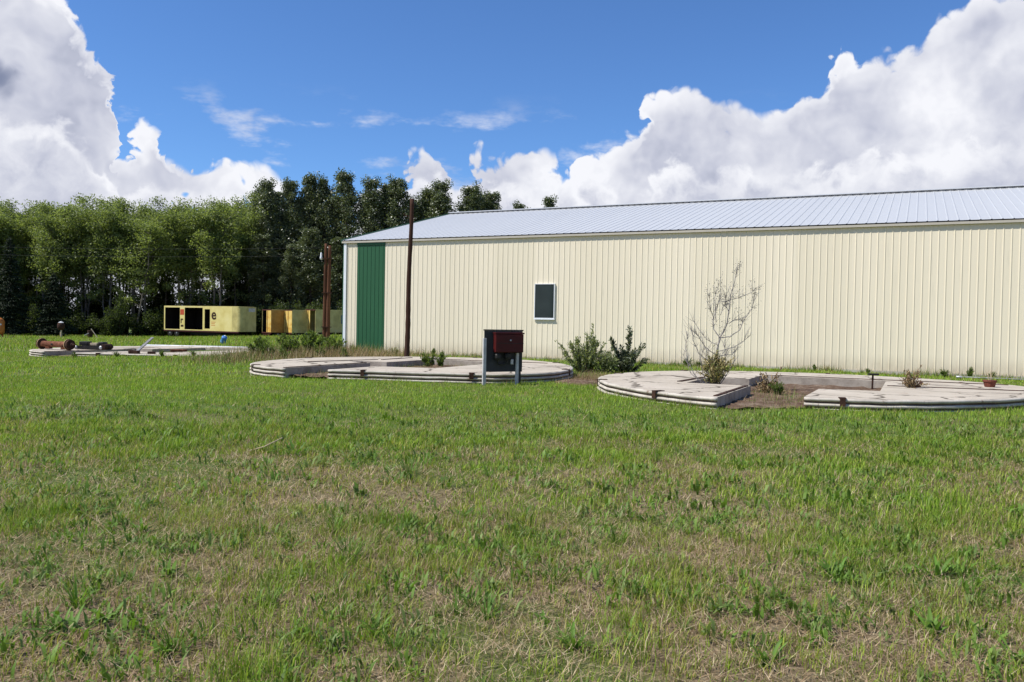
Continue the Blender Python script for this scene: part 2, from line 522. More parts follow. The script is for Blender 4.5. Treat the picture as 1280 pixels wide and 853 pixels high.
class MB:
    def __init__(self):
        self.v, self.f = [], []

    def add(self, vs, fs):
        k = len(self.v)
        self.v += [tuple(p) for p in vs]
        self.f += [tuple(i + k for i in f) for f in fs]
        return self

    def box(self, x0, x1, y0, y1, z0, z1):
        vs = [(x, y, z) for z in (z0, z1) for y in (y0, y1) for x in (x0, x1)]
        return self.add(vs, [(0, 2, 3, 1), (4, 5, 7, 6), (0, 1, 5, 4), (2, 6, 7, 3), (0, 4, 6, 2), (1, 3, 7, 5)])

    def obox(self, p0, p1, w, d, up=(0, 0, 1)):
        """bar from p0 to p1 with cross section w (side) x d (up)"""
        a, b = Vector(p0), Vector(p1)
        ax = (b - a).normalized()
        u = Vector(up)
        if abs(ax.dot(u)) > 0.98:
            u = Vector((1, 0, 0))
        s = ax.cross(u).normalized() * w / 2
        n = s.cross(ax).normalized() * d / 2
        vs = []
        for p in (a, b):
            vs += [p - s - n, p + s - n, p + s + n, p - s + n]
        return self.add(vs, [(0, 3, 2, 1), (4, 5, 6, 7), (0, 1, 5, 4), (1, 2, 6, 5), (2, 3, 7, 6), (3, 0, 4, 7)])

    def tube(self, path, radii, n=8, caps=True):
        pts = [Vector(p) for p in path]
        k0 = len(self.v)
        prev = None
        for i, p in enumerate(pts):
            d = (pts[min(i + 1, len(pts) - 1)] - pts[max(i - 1, 0)]).normalized()
            if prev is None:
                ref = Vector((0, 0, 1)) if abs(d.z) < 0.9 else Vector((1, 0, 0))
                s = d.cross(ref).normalized()
            else:
                s = (prev - d * prev.dot(d)).normalized()
            prev = s
            q = d.cross(s)
            r = radii[i] if isinstance(radii, (list, tuple)) else radii
            for j in range(n):
                a = 2 * math.pi * j / n
                self.v.append(tuple(p + (s * math.cos(a) + q * math.sin(a)) * r))
        for i in range(len(pts) - 1):
            for j in range(n):
                a, b = k0 + i * n + j, k0 + i * n + (j + 1) % n
                self.f.append((a, b, b + n, a + n))
        if caps:
            self.f.append(tuple(k0 + j for j in reversed(range(n))))
            e0 = k0 + (len(pts) - 1) * n
            self.f.append(tuple(e0 + j for j in range(n)))
        return self

    def lathe(self, axis0, axis1, prof, n=20):
        """prof: (distance along axis, radius)"""
        a, b = Vector(axis0), Vector(axis1)
        d = (b - a).normalized()
        return self.tube([a + d * t for t, r in prof], [max(r, 0.001) for t, r in prof], n)

    def prism(self, poly, z0, z1):
        n = len(poly)
        vs = [(x, y, z0) for x, y in poly] + [(x, y, z1) for x, y in poly]
        fs = [tuple(reversed(range(n))), tuple(range(n, 2 * n))]
        fs += [(i, (i + 1) % n, n + (i + 1) % n, n + i) for i in range(n)]
        return self.add(vs, fs)

    def mesh(self, name, mat, smooth=False):
        me = bpy.data.meshes.new(name)
        me.from_pydata(self.v, [], self.f)
        me.materials.append(mat)
        if smooth:
            me.polygons.foreach_set('use_smooth', [True] * len(me.polygons))
        me.update()
        return me

    def build(self, name, mat, parent=None, smooth=False, bevel=0.0, loc=None, rz=None):
        o = link(name, self.mesh(name, mat, smooth), parent, loc, rz)
        if bevel:
            b = o.modifiers.new('bevel', 'BEVEL')
            b.width = bevel
            b.segments = 2
            b.limit_method = 'ANGLE'
        return o


def np_mesh(name, verts, faces, mat, tone=None, smooth=False):
    """verts (n,3); faces (m,k) one polygon size; tone (n,3) per vertex"""
    me = bpy.data.meshes.new(name)
    n, (m, k) = len(verts), faces.shape
    me.vertices.add(n)
    me.vertices.foreach_set('co', np.ascontiguousarray(verts, dtype=np.float32).ravel())
    me.loops.add(m * k)
    me.loops.foreach_set('vertex_index', np.ascontiguousarray(faces, dtype=np.int32).ravel())
    me.polygons.add(m)
    me.polygons.foreach_set('loop_start', np.arange(0, m * k, k, dtype=np.int32))
    me.polygons.foreach_set('loop_total', np.full(m, k, dtype=np.int32))
    if smooth:
        me.polygons.foreach_set('use_smooth', np.ones(m, dtype=bool))
    if tone is not None:
        at = me.attributes.new('tone', 'FLOAT_COLOR', 'POINT')
        at.data.foreach_set('color', np.c_[tone, np.ones(n)].astype(np.float32).ravel())
    me.materials.append(mat)
    me.update(calc_edges=True)
    return me


def vnoise(x, y, scale, seed):
    """smooth value noise in [0,1] for numpy arrays"""
    r = np.random.default_rng(seed)
    tab = r.random((256, 256))
    x, y = np.asarray(x) * scale + 91.7, np.asarray(y) * scale + 47.3
    xi, yi = np.floor(x).astype(int), np.floor(y).astype(int)
    fx, fy = x - xi, y - yi
    fx, fy = fx * fx * (3 - 2 * fx), fy * fy * (3 - 2 * fy)
    g = lambda a, b: tab[a % 256, b % 256]
    return (g(xi, yi) * (1 - fx) * (1 - fy) + g(xi + 1, yi) * fx * (1 - fy)
            + g(xi, yi + 1) * (1 - fx) * fy + g(xi + 1, yi + 1) * fx * fy)


def fnoise(x, y, scale, seed, octs=4):
    s, a, tot = 0, 1.0, 0
    for i in range(octs):
        s = s + a * vnoise(x, y, scale * 2 ** i, seed + i)
        tot += a
        a *= 0.55
    return s / tot


# building frame: u along the long wall (to the right), g into the building
TH = 1.1165
UX, UY = math.sin(TH), -math.cos(TH)
GX, GY = math.cos(TH), math.sin(TH)
CX, CY = -7.6488, 37.6916
SHED_RZ = math.atan2(UY, UX)


def bw(s, t, z=0.0):
    return (CX + UX * s + GX * t, CY + UY * s + GY * t, z)


def terrain(x, y):
    x, y = np.asarray(x, float), np.asarray(y, float)
    a = np.clip(-x - 7.0, 0, 40)
    d = 0.03 * a * a / (a + 3.0)
    b = np.clip(y - 35.0, 0, 100)
    d = d + 0.0042 * b * b / (b + 10.0)
    far = np.clip((np.hypot(x, y) - 30) / 60, 0, 1)
    bump = (fnoise(x, y, 0.22, 3, 3) - 0.5) * 0.10 + (fnoise(x, y, 1.1, 9, 3) - 0.5) * 0.05
    near = np.clip((8.5 - y) / 8.5, 0, 1)
    rise = 0.085 * np.clip((y - 9.0) / 4.0, 0, 1) * np.clip((21.5 - y) / 3.0, 0, 1) * np.clip((x + 10) / 3.0, 0, 1)
    return -d + rise + bump * (1 - 0.3 * far) + 0.02 * near


# ------------------------------------------------------------------ ground
def axis(lo, hi, fine_lo, fine_hi, step, grow=1.22):
    a = list(np.arange(fine_lo, fine_hi + 1e-6, step))
    s = step
    while a[-1] < hi:
        s *= grow
        a.append(a[-1] + s)
    s = step
    b = []
    x = fine_lo
    while x > lo:
        s *= grow
        x -= s
        b.append(x)
    return np.array(b[::-1] + a)


gx = axis(-2500, 2500, -26, 22, 0.25)
gy = axis(-300, 3000, -2, 48, 0.25)
XX, YY = np.meshgrid(gx, gy)
ZZ = terrain(XX, YY)
nv = np.c_[XX.ravel(), YY.ravel(), ZZ.ravel()]
W = len(gx)
ii = (np.arange(len(gy) - 1)[:, None] * W + np.arange(W - 1)[None, :]).ravel()
gf = np.c_[ii, ii + 1, ii + 1 + W, ii + W]
t = NT('ground_thatch', 0.97, 0.1)
v = t.world()
straw = t.ramp(t.noise(v, 22, 6, 0.75), [(0.32, (0.085, 0.06, 0.036)), (0.52, (0.24, 0.18, 0.105)), (0.72, (0.42, 0.335, 0.21))])
green = t.ramp(t.noise(t.world((1, 0.55, 1)), 9, 7, 0.75), [(0.3, (0.050, 0.085, 0.018)), (0.52, (0.10, 0.155, 0.032)), (0.75, (0.17, 0.205, 0.060))])
far = t.n('ShaderNodeSeparateXYZ')
t.l(t.world(), far.inputs[0])
patch = t.noise(v, 0.45, 5, 0.6)
fr = t.n('ShaderNodeMath', operation='MULTIPLY_ADD', use_clamp=True)
t.l(t.smooth(far.outputs[1], 3.0, 16.0), fr.inputs[0])
fr.inputs[1].default_value = 0.75
t.l(t.smooth(patch, 0.46, 0.62), fr.inputs[2])
c = t.mix(fr.outputs[0], straw, green)
t.color(c)
t.bump(t.noise(v, 30, 5, 0.75), 1.0, 0.03)
ground = link('ground', np_mesh('ground', nv, gf, t.m, smooth=True))
tag(ground, kind='structure')

# ------------------------------------------------------------------ the long cream shed
H = 5.095
HW, RISE = 9.587, 2.395
LEN = 41.15                                     # 45 sheets
PW = 0.9144
OH = 0.04
shed = empty('metal_shed', (CX, CY, 0), SHED_RZ)
tag(shed, 'long cream ribbed metal shed with pale metal roof', 'shed')


def ribbed(width, n, rib_w, rib_top, h):
    """section of a ribbed sheet: list of (x, height)"""
    p = [(0.0, 0.0)]
    step = width / n
    for i in range(n):
        c = step * (i + 0.5)
        p += [(c - rib_w / 2, 0.0), (c - rib_top / 2, h), (c + rib_top / 2, h), (c + rib_w / 2, 0.0)]
    p.append((width, 0.0))
    return p


def wall_sheet(width, n, z0, z1, mat, name):
    prof = ribbed(width, n, 0.044, 0.022, 0.013)
    m = MB()
    k = len(prof)
    for z in (z0, z1):
        m.v += [(x, -hh, z) for x, hh in prof]
    m.f += [(i, i + 1, k + i + 1, k + i) for i in range(k - 1)]
    m.v += [(0, 0.02, z0), (width, 0.02, z0), (width, 0.02, z1), (0, 0.02, z1)]
    b = 2 * k
    m.f += [(b + 1, b, b + 3, b + 2)]
    return m.mesh(name, mat)


WALL_TOP = 4.95
sheet = wall_sheet(PW, 4, 0.02, WALL_TOP, M['cream'], 'wall_panel')
DOOR0, DOOR1 = 0.66, 2.18
end_sheet = wall_sheet(DOOR0 - 0.06, 3, 0.02, WALL_TOP, M['cream'], 'wall_panel')
link('wall_panel', end_sheet, shed, (0.06, 0, 0))
s = DOOR1
while s < LEN - 0.05:
    w = min(PW, LEN - s)
    me = sheet if w > PW - 0.01 else wall_sheet(w, 4, 0.02, WALL_TOP, M['cream'], 'wall_panel')
    link('wall_panel', me, shed, (s, 0, 0.0))
    s += PW
# green sliding door leaf: seven narrow ribs, head track
door = link('sliding_door', wall_sheet(DOOR1 - DOOR0 - 0.03, 7, 0.04, 4.84, M['green'], 'sliding_door'), shed, (DOOR0 + 0.015, -0.01, 0))
door['label'] = 'tall dark green ribbed door leaf'
MB().box(DOOR0 + 0.01, DOOR1 - 0.01, -0.05, 0.0, 4.845, 4.945).build('door_track', M['green'], shed)
# back and gable walls
m = MB()
m.box(0.03, LEN - 0.03, 2 * HW - 0.05, 2 * HW, 0, WALL_TOP)
m.build('back_wall', M['cream'], shed)
for x0, x1 in ((0.03, 0.08), (LEN - 0.08, LEN - 0.03)):
    m = MB()
    poly = [(0.03, 0.0), (2 * HW - 0.06, 0.0), (2 * HW - 0.06, WALL_TOP), (HW, H + RISE - 0.16), (0.03, WALL_TOP)]
    vs = [(x0, y, z) for y, z in poly] + [(x1, y, z) for y, z in poly]
    n = len(poly)
    m.add(vs, [tuple(range(n)), tuple(reversed(range(n, 2 * n)))] + [(i, n + i, n + (i + 1) % n, (i + 1) % n) for i in range(n)])
    m.build('gable_wall', M['cream'], shed)
# corner trims
m = MB()
m.box(-0.035, 0.085, -0.052, -0.028, 0.02, WALL_TOP)
m.box(-0.055, -0.036, -0.052, 0.12, 0.02, WALL_TOP)
m.build('corner_trim', M['white'], shed)
MB().box(-0.15, -0.06, 0.02, 0.10, 0.02, WALL_TOP).build('door_post', M['green'], shed)
MB().box(LEN - 0.02, LEN + 0.05, -0.052, 0.12, 0.02, WALL_TOP).build('corner_trim', M['white'], shed)
MB().box(0.06, LEN, -0.045, -0.026, -0.05, 0.10).build('base_trim', M['trim'], shed)
# eave: soffit, fascia, gutter lip
MB().box(-0.14, LEN + 0.14, -OH + 0.02, 0.02, 4.953, 4.965).build('soffit', M['trim'], shed)
m = MB()
m.box(-0.15, LEN + 0.15, -OH - 0.005, -OH + 0.018, 4.955, 5.03)
m.box(-0.15, LEN + 0.15, -OH - 0.05, -OH - 0.007, 4.95, 4.965)
m.box(-0.15, LEN + 0.15, -OH - 0.058, -OH - 0.048, 4.95, 5.03)
m.build('gutter', M['trim'], shed)
# roof sheets
SL = math.atan2(RISE, HW)
NRP = 45
RPW = (LEN + 0.30) / NRP


def roof_sheet(sign):
    prof = ribbed(RPW, 3, 0.060, 0.028, 0.015)
    m = MB()
    k = len(prof)
    for y, z in ((-OH - 0.06, H - (OH + 0.06) * math.tan(SL)), (HW - 0.01, H + RISE)):
        yy = y if sign > 0 else 2 * HW - y
        m.v += [(x, yy, z + hh) for x, hh in prof]
    if sign > 0:
        m.f += [(i, i + 1, k + i + 1, k + i) for i in range(k - 1)]
    else:
        m.f += [(k + i, k + i + 1, i + 1, i) for i in range(k - 1)]
    return m.mesh('roof_panel', M['roof'])


for sg in (1, -1):
    me = roof_sheet(sg)
    for k in range(NRP):
        link('roof_panel', me, shed, (-0.15 + k * RPW, 0, 0.0))
# near-black strip painting the shade under the sheet ends, ridge cap on closures, barge trims
m = MB()
zt = H - OH * math.tan(SL)
m.add([(-0.14, -OH + 0.02, zt - 0.04), (LEN + 0.14, -OH + 0.02, zt - 0.04), (LEN + 0.14, -OH + 0.02, zt + 0.0), (-0.14, -OH + 0.02, zt + 0.0)], [(0, 1, 2, 3)])
m.build('eave_shade', M['dark'], shed)
m = MB()
cw = 0.24
for sgn in (-1, 1):
    y0, y1 = HW, HW + sgn * cw
    z0, z1 = H + RISE + 0.105, H + RISE + 0.105 - cw * math.tan(SL)
    vs = [(-0.18, y0, z0), (LEN + 0.18, y0, z0), (LEN + 0.18, y1, z1), (-0.18, y1, z1),
          (-0.18, y0, z0 - 0.02), (LEN + 0.18, y0, z0 - 0.02), (LEN + 0.18, y1, z1 - 0.02), (-0.18, y1, z1 - 0.02)]
    m.add(vs, [(0, 1, 2, 3), (4, 7, 6, 5), (2, 6, 7, 3), (0, 3, 7, 4), (1, 5, 6, 2)])
m.build('ridge_cap', M['roof'], shed)
m = MB()
k = 0
x = -0.1
while x < LEN + 0.1:
    m.box(x, x + 0.21, HW - cw + 0.03, HW - cw + 0.06, H + RISE - 0.055, H + RISE + 0.045)
    x += RPW / 3
    k += 1
m.build('ridge_closure', M['dull_steel'], shed)
for x0 in (-0.19, LEN + 0.152):
    for sgn in (1, -1):
        m = MB()
        ya, yb = -OH - 0.06, HW
        za, zb = H - (OH + 0.06) * math.tan(SL), H + RISE
        if sgn < 0:
            ya, yb = 2 * HW + OH + 0.06, HW
        vs = [(x0, ya, za - 0.12), (x0 + 0.037, ya, za - 0.12), (x0 + 0.037, ya, za + 0.045), (x0, ya, za + 0.045),
              (x0, yb, zb - 0.12), (x0 + 0.037, yb, zb - 0.12), (x0 + 0.037, yb, zb + 0.045), (x0, yb, zb + 0.045)]
        m.add(vs, [(0, 1, 2, 3), (4, 7, 6, 5), (0, 4, 5, 1), (1, 5, 6, 2), (2, 6, 7, 3), (3, 7, 4, 0)])
        m.build('barge_trim', M['green'], shed)
# window
win = empty('window', (9.51, -0.03, 1.66))
win.parent = shed
wW, wH = 0.89, 1.42
m = MB()
for b in ((0, wW, 0, 0.045), (0, wW, wH - 0.028, wH), (0, 0.03, 0.047, wH - 0.03), (wW - 0.032, wW, 0.047, wH - 0.03)):
    m.box(b[0], b[1], -0.035, 0.03, b[2], b[3])
m.build('frame', M['white'], win)
MB().box(0.031, wW - 0.033, -0.018, -0.006, 0.046, wH - 0.029).build('pane', M['glass'], win)
MB().box(-0.02, wW + 0.02, -0.055, 0.0, -0.03, -0.003).build('sill', M['white'], win)


# ------------------------------------------------------------------ concrete bin pads
def catmull(P, per):
    out = []
    n = len(P)
    for i in range(n - 1):
        p0, p1, p2, p3 = P[max(i - 1, 0)], P[i], P[i + 1], P[min(i + 2, n - 1)]
        for j in range(per):
            u = j / per
            out.append(tuple(0.5 * ((2 * p1[k]) + (-p0[k] + p2[k]) * u + (2 * p0[k] - 5 * p1[k] + 4 * p2[k] - p3[k]) * u * u
                                    + (-p0[k] + 3 * p1[k] - 3 * p2[k] + p3[k]) * u ** 3) for k in (0, 1)))
    out.append(tuple(P[-1]))
    return out


RIGHT_RIM = [(21.7, -15.4), (22.9, -15.15), (24.2, -14.2), (25.3, -12.75), (25.9, -11.0), (25.7, -9.4), (24.9, -8.3), (23.7, -7.7),
             (22.2, -7.25), (20.66, -7.25), (18.7, -8.0), (17.4, -9.4), (16.85, -11.2), (17.05, -13.0), (17.8, -14.5),
             (18.8, -15.6), (19.7, -16.2), (20.42, -16.52)]
RIGHT_PIT = [(20.42, -13.27), (19.1, -13.27), (19.1, -11.2), (20.0, -11.05), (20.0, -9.45), (22.82, -9.45), (22.82, -12.95), (21.72, -13.2)]
MID_RIM = [(10.93, -14.85), (12.48, -14.3), (14.2, -13.75), (15.0, -13.1), (15.45, -11.9), (15.25, -10.2), (14.5, -8.5), (13.3, -7.05),
           (11.5, -6.2), (9.8, -6.5), (8.3, -7.4), (7.2, -9.0), (6.75, -10.6), (6.95, -12.4), (7.65, -13.9), (8.65, -14.75), (9.8, -15.1)]
MID_PIT = [(9.8, -11.6), (9.1, -11.6), (9.1, -11.0), (9.9, -10.95), (9.9, -8.45), (12.45, -8.45), (12.45, -12.5), (10.93, -12.9)]
PAD_H = 0.30


def pad_world(P, dx=0.0, dy=0.0):
    return [(bw(a, b)[0] + dx, bw(a, b)[1] + dy) for a, b in P]


def make_pad(rim, pit, origin, label):
    """coordinates are local to the shed frame; the Empty stands at the pad's middle"""
    cx = sum(p[0] for p in rim) / len(rim)
    cy = sum(p[1] for p in rim) / len(rim)
    root = empty('concrete_pad', origin, SHED_RZ)
    tag(root, label, 'pad', 'round concrete bin pads in front of the shed')
    arc = [(a - cx, b - cy) for a, b in catmull(rim, 7)]
    inner = [(a - cx, b - cy) for a, b in pit]
    poly = arc + inner
    n = len(poly)
    # slab: top with inner walls, set 6 cm inside the rim line
    arc_in = []
    for i, p in enumerate(arc):
        d = Vector(p).normalized() * 0.05
        arc_in.append((p[0] - d.x, p[1] - d.y))
    bm = bmesh.new()
    top = [bm.verts.new((x, y, PAD_H)) for x, y in arc_in + inner]
    bot = [bm.verts.new((x, y, -0.25)) for x, y in arc_in + inner]
    f = bm.faces.new(top)
    f.normal_update()
    bmesh.ops.triangulate(bm, faces=[f])
    for i in range(n):
        j = (i + 1) % n
        bm.faces.new((bot[i], bot[j], top[j], top[i]))
    bmesh.ops.recalc_face_normals(bm, faces=bm.faces)
    me = bpy.data.meshes.new('slab')
    bm.to_mesh(me)
    bm.free()
    me.materials.append(M['concrete'])
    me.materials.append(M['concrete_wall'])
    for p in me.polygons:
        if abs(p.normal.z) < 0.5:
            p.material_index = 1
    link('slab', me, root)
    # three proud rounded bands and the dark grooves between them
    bands = [(0.235, 0.298, 0.05), (0.145, 0.205, 0.055), (0.055, 0.115, 0.06), (-0.10, 0.03, 0.06)]
    na = len(arc)
    nrm = []
    for i in range(na):
        a, b = arc[max(i - 1, 0)], arc[min(i + 1, na - 1)]
        tx, ty = b[0] - a[0], b[1] - a[1]
        L = math.hypot(tx, ty)
        nrm.append((ty / L, -tx / L))
    jit = [random.uniform(-0.008, 0.008) for _ in range(na)]
    for z0, z1, pr in bands:
        m = MB()
        prof = [(-0.02, z0), (pr * 0.55, z0 + 0.004), (pr * 0.95, z0 + (z1 - z0) * 0.3), (pr, z0 + (z1 - z0) * 0.6), (pr * 0.7, z1 - 0.004), (-0.02, z1)]
        k = len(prof)
        for i in range(na):
            for o, z in prof:
                m.v.append((arc[i][0] + nrm[i][0] * (o + jit[i] - 0.03), arc[i][1] + nrm[i][1] * (o + jit[i] - 0.03), z + jit[(i * 3) % na] * 0.5))
        for i in range(na - 1):
            for j in range(k - 1):
                m.f.append((i * k + j, (i + 1) * k + j, (i + 1) * k + j + 1, i * k + j + 1))
        m.f.append(tuple(range(k)))
        m.f.append(tuple(reversed(range((na - 1) * k, na * k))))
        m.build('rim_band', M['rim'], root, smooth=True)
    m = MB()
    for i in range(na):
        for z in (-0.2, 0.28):
            m.v.append((arc[i][0] - nrm[i][0] * 0.033, arc[i][1] - nrm[i][1] * 0.033, z))
    for i in range(na - 1):
        m.f.append((2 * i, 2 * i + 2, 2 * i + 3, 2 * i + 1))
    m.build('rim_groove', M['groove'], root)
    # rusty hold-down plates on the rim
    i = 4
    while i < na - 3:
        p = Vector((arc[i][0], arc[i][1]))
        nn = Vector(nrm[i])
        tt = Vector((-nn.y, nn.x))
        m = MB()
        w = random.uniform(0.045, 0.075)
        a, b = p - tt * w - nn * 0.16, p + tt * w + nn * 0.045
        m.obox((p.x - nn.x * 0.16, p.y - nn.y * 0.16, PAD_H + 0.008), (p.x + nn.x * 0.045, p.y + nn.y * 0.045, PAD_H + 0.008), 2 * w, 0.012)
        m.obox((p.x + nn.x * 0.045, p.y + nn.y * 0.045, PAD_H + 0.01), (p.x + nn.x * 0.045, p.y + nn.y * 0.045, 0.17), 2 * w * 0.8, 0.012, (nn.x, nn.y, 0))
        m.build('anchor_plate', M['rust_dark'], root)
        i += random.choice((10, 14, 19, 23))
    # floor of the pit
    m = MB()
    pit_all = [rim[-1]] + list(pit) + [rim[0]]
    fl = [(a - cx, b - cy) for a, b in pit_all]
    nx, ny = 30, 56
    xs = [p[0] for p in fl]
    ys = [p[1] for p in fl]
    x0, x1, y0, y1 = min(xs) - 0.02, max(xs) + 0.02, min(ys) + 0.15, max(ys) + 0.02
    for j in range(ny + 1):
        for i in range(nx + 1):
            m.v.append((x0 + (x1 - x0) * i / nx, y0 + (y1 - y0) * j / ny, 0.125 + random.uniform(-0.02, 0.025)))
    for j in range(ny):
        for i in range(nx):
            a = j * (nx + 1) + i
            q = Vector(m.v[a]).lerp(Vector(m.v[a + nx + 2]), 0.5)
            hit = False
            for ox, oy in ((0, 0), (0.14, 0), (-0.14, 0), (0, 0.16), (0, -0.1)):
                c_ = False
                for e_ in range(len(fl)):
                    (xa, ya), (xb, yb) = fl[e_], fl[(e_ + 1) % len(fl)]
                    if (ya > q.y + oy) != (yb > q.y + oy) and q.x + ox < (xb - xa) * (q.y + oy - ya) / (yb - ya) + xa:
                        c_ = not c_
                hit = hit or c_
            if hit:
                m.f.append((a, a + 1, a + nx + 2, a + nx + 1))
    m.build('pit_floor', M['dirt'], root, smooth=True)
    return root, (cx, cy)


def centre(rim):
    cx = sum(p[0] for p in rim) / len(rim)
    cy = sum(p[1] for p in rim) / len(rim)
    return bw(cx, cy)


pr, pr_c = make_pad(RIGHT_RIM, RIGHT_PIT, centre(RIGHT_RIM), 'round concrete pad with bare sapling at its pit, nearest the camera')
pm, pm_c = make_pad(MID_RIM, MID_PIT, centre(MID_RIM), 'round concrete pad with trench, behind the dark signboard')
LD = (-14.0, 14.4, -0.38)
mc = centre(MID_RIM)
pl, pl_c = make_pad(MID_RIM, MID_PIT, (mc[0] + LD[0] + 0.85, mc[1] + LD[1] + 0.9, LD[2]), 'far left round concrete pad strewn with rusty scrap')
pl.scale = (1.29, 1.29, 1.0)


def local(pad_c, a, b):
    return (a - pad_c[0], b - pad_c[1])


# dark strips laid on the slabs, the shade of slots and steps as colour
def slot_strip(root, pc, a, b, w=0.07):
    (x0, y0), (x1, y1) = local(pc, *a), local(pc, *b)
    m = MB().obox((x0, y0, PAD_H + 0.006), (x1, y1, PAD_H + 0.006), w, 0.02)
    m.build('slot_shade', M['rust_dark'], root)


slot_strip(pr, pr_c, (20.36, -16.3), (20.36, -13.4))
slot_strip(pr, pr_c, (18.9, -13.1), (19.0, -11.3), 0.10)
slot_strip(pr, pr_c, (20.0, -9.30), (25.3, -9.05), 0.045)
slot_strip(pr, pr_c, (22.9, -11.3), (25.7, -10.9), 0.035)
slot_strip(pm, pm_c, (9.73, -15.0), (9.73, -11.7))
slot_strip(pm, pm_c, (8.3, -12.4), (8.9, -10.0), 0.09)
slot_strip(pm, pm_c, (9.0, -9.9), (8.9, -8.1), 0.07)
slot_strip(pm, pm_c, (9.85, -8.3), (13.6, -8.0), 0.04)
slot_strip(pl, pl_c, (9.73, -15.0), (9.73, -11.7))
slot_strip(pl, pl_c, (8.3, -12.4), (8.9, -10.0), 0.09)
slot_strip(pl, pl_c, (10.0, -8.25), (14.0, -7.9), 0.08)

# ------------------------------------------------------------------ utility poles and wires
pole = empty('utility_pole', (-3.65, 28.6, -0.05))
tag(pole, 'single dark wooden pole in front of the cream wall', 'pole')
pts, rad = [], []
for k in range(25):
    f = k / 24
    pts.append((0.11 * f + 0.012 * math.sin(9 * f), 0.02 * math.sin(6 * f), 5.74 * f))
    rad.append(0.095 - 0.03 * f + random.uniform(-0.006, 0.006))
MB().tube(pts, rad, 12).build('shaft', M['wood_dark'], pole, smooth=True)
MB().tube([(0.0, 0, 5.14), (-0.14, -0.03, 5.17), (-0.16, -0.03, 5.24)], 0.014, 6).build('insulator_hook', M['rust_dark'], pole)
twin = empty('twin_pole', (-10.45, 46.0, float(terrain(-10.45, 46)) - 0.1))
tag(twin, 'pair of brown wooden poles strapped together left of the shed', 'pole')
for dx, h, r0, mt in ((0.0, 5.85, 0.115, 'wood_rust'), (0.20, 5.75, 0.13, 'wood_rust')):
    pts = [(dx - 0.02 + 0.05 * f, 0.02 * math.sin(5 * f + dx * 9), h * f) for f in [k / 20 for k in range(21)]]
    MB().tube(pts, [r0 * (1 - 0.3 * k / 20) + random.uniform(-0.006, 0.006) for k in range(21)], 12).build('shaft', M[mt], twin, smooth=True)
for z in (1.2, 3.1, 5.0):
    MB().box(-0.15, 0.36, -0.15, 0.15, z, z + 0.05).build('strap', M['rust_dark'], twin)
MB().lathe((-0.22, -0.08, 4.95), (-0.22, -0.08, 5.4), [(0, 0.02), (0.02, 0.07), (0.14, 0.075), (0.20, 0.05), (0.36, 0.045), (0.40, 0.02)], 12).build('insulator', M['white'], twin, smooth=True)
MB().obox((-0.24, -0.08, 5.02), (0.0, -0.03, 5.02), 0.03, 0.03).build('bracket', M['rust_dark'], twin)


def wire(p0, p1, sag, label):
    pts = []
    for k in range(25):
        f = k / 24
        p = Vector(p0).lerp(Vector(p1), f)
        p.z -= sag * 4 * f * (1 - f)
        pts.append(tuple(p))
    tag(MB().tube(pts, 0.007, 5).build('overhead_wire', M['wire']), label, 'wire', 'overhead wires')


wire((-10.7, 45.9, 5.42), (-62.0, 62.0, 7.2), 0.5, 'upper thin wire running left from the twin poles across the trees')
wire((-10.5, 45.9, 5.0), (-62.0, 62.0, 6.6), 0.5, 'lower thin wire running left from the twin poles across the trees')

# ------------------------------------------------------------------ dark signboard with red meter box
sg_z = float(terrain(-0.3, 18.75))
SRZ = math.atan2(0.38, 0.93)
sign = empty('signboard', (-0.66, 18.62, sg_z - 0.02), SRZ)
sign.scale = (0.93, 0.93, 0.99)
tag(sign, 'dark grey board on two posts carrying a red enamel box', 'signboard')
SWD, SH = 1.05, 1.27
MB().box(0.045, SWD, 0.0, 0.03, 0.33, SH).build('board', M['board'], sign, bevel=0.004)
MB().box(0.03, SWD + 0.015, -0.012, 0.042, SH + 0.001, SH + 0.03).build('top_cap', M['board'], sign)
MB().box(-0.005, 0.075, -0.075, -0.003, -0.2, 1.10).build('post', M['post'], sign, bevel=0.006)
MB().box(0.86, 0.925, -0.085, -0.003, -0.2, 0.765).build('post', M['post'], sign, bevel=0.006)
MB().box(0.955, 1.035, 0.035, 0.11, -0.2, 1.0).build('post', M['board'], sign, bevel=0.006)
red = MB().box(0.27, 1.0, -0.19, -0.002, 0.78, 1.20).build('red_box', M['redbox'], sign, bevel=0.015)
MB().box(0.255, 1.015, -0.205, -0.0, 1.203, 1.235).build('lid', M['redbox'], red, bevel=0.006)
MB().lathe((0.65, -0.19, 1.06), (0.65, -0.22, 1.06), [(0, 0.02), (0.02, 0.022), (0.03, 0.01)], 10).build('knob', M['grey_metal'], red)
MB().box(0.30, 1.0, -0.198, -0.189, 0.985, 0.995).build('seam', M['black'], red)
MB().lathe((0.36, -0.09, 0.60), (0.36, -0.09, 0.777), [(0, 0.06), (0.05, 0.085), (0.12, 0.085), (0.17, 0.05)], 12).build('gauge', M['black'], sign)
MB().lathe((0.62, -0.09, 0.62), (0.62, -0.09, 0.777), [(0, 0.06), (0.05, 0.08), (0.12, 0.08), (0.15, 0.05)], 12).build('gauge', M['black'], sign)
MB().box(0.72, 0.79, -0.07, -0.001, 0.50, 0.62).build('meter', M['grey_metal'], sign, bevel=0.01)
MB().tube([(0.36, -0.09, 0.61), (0.38, -0.07, 0.52), (0.5, -0.05, 0.50), (0.62, -0.06, 0.55), (0.62, -0.09, 0.63)], 0.018, 6).build('hose', M['black'], sign)


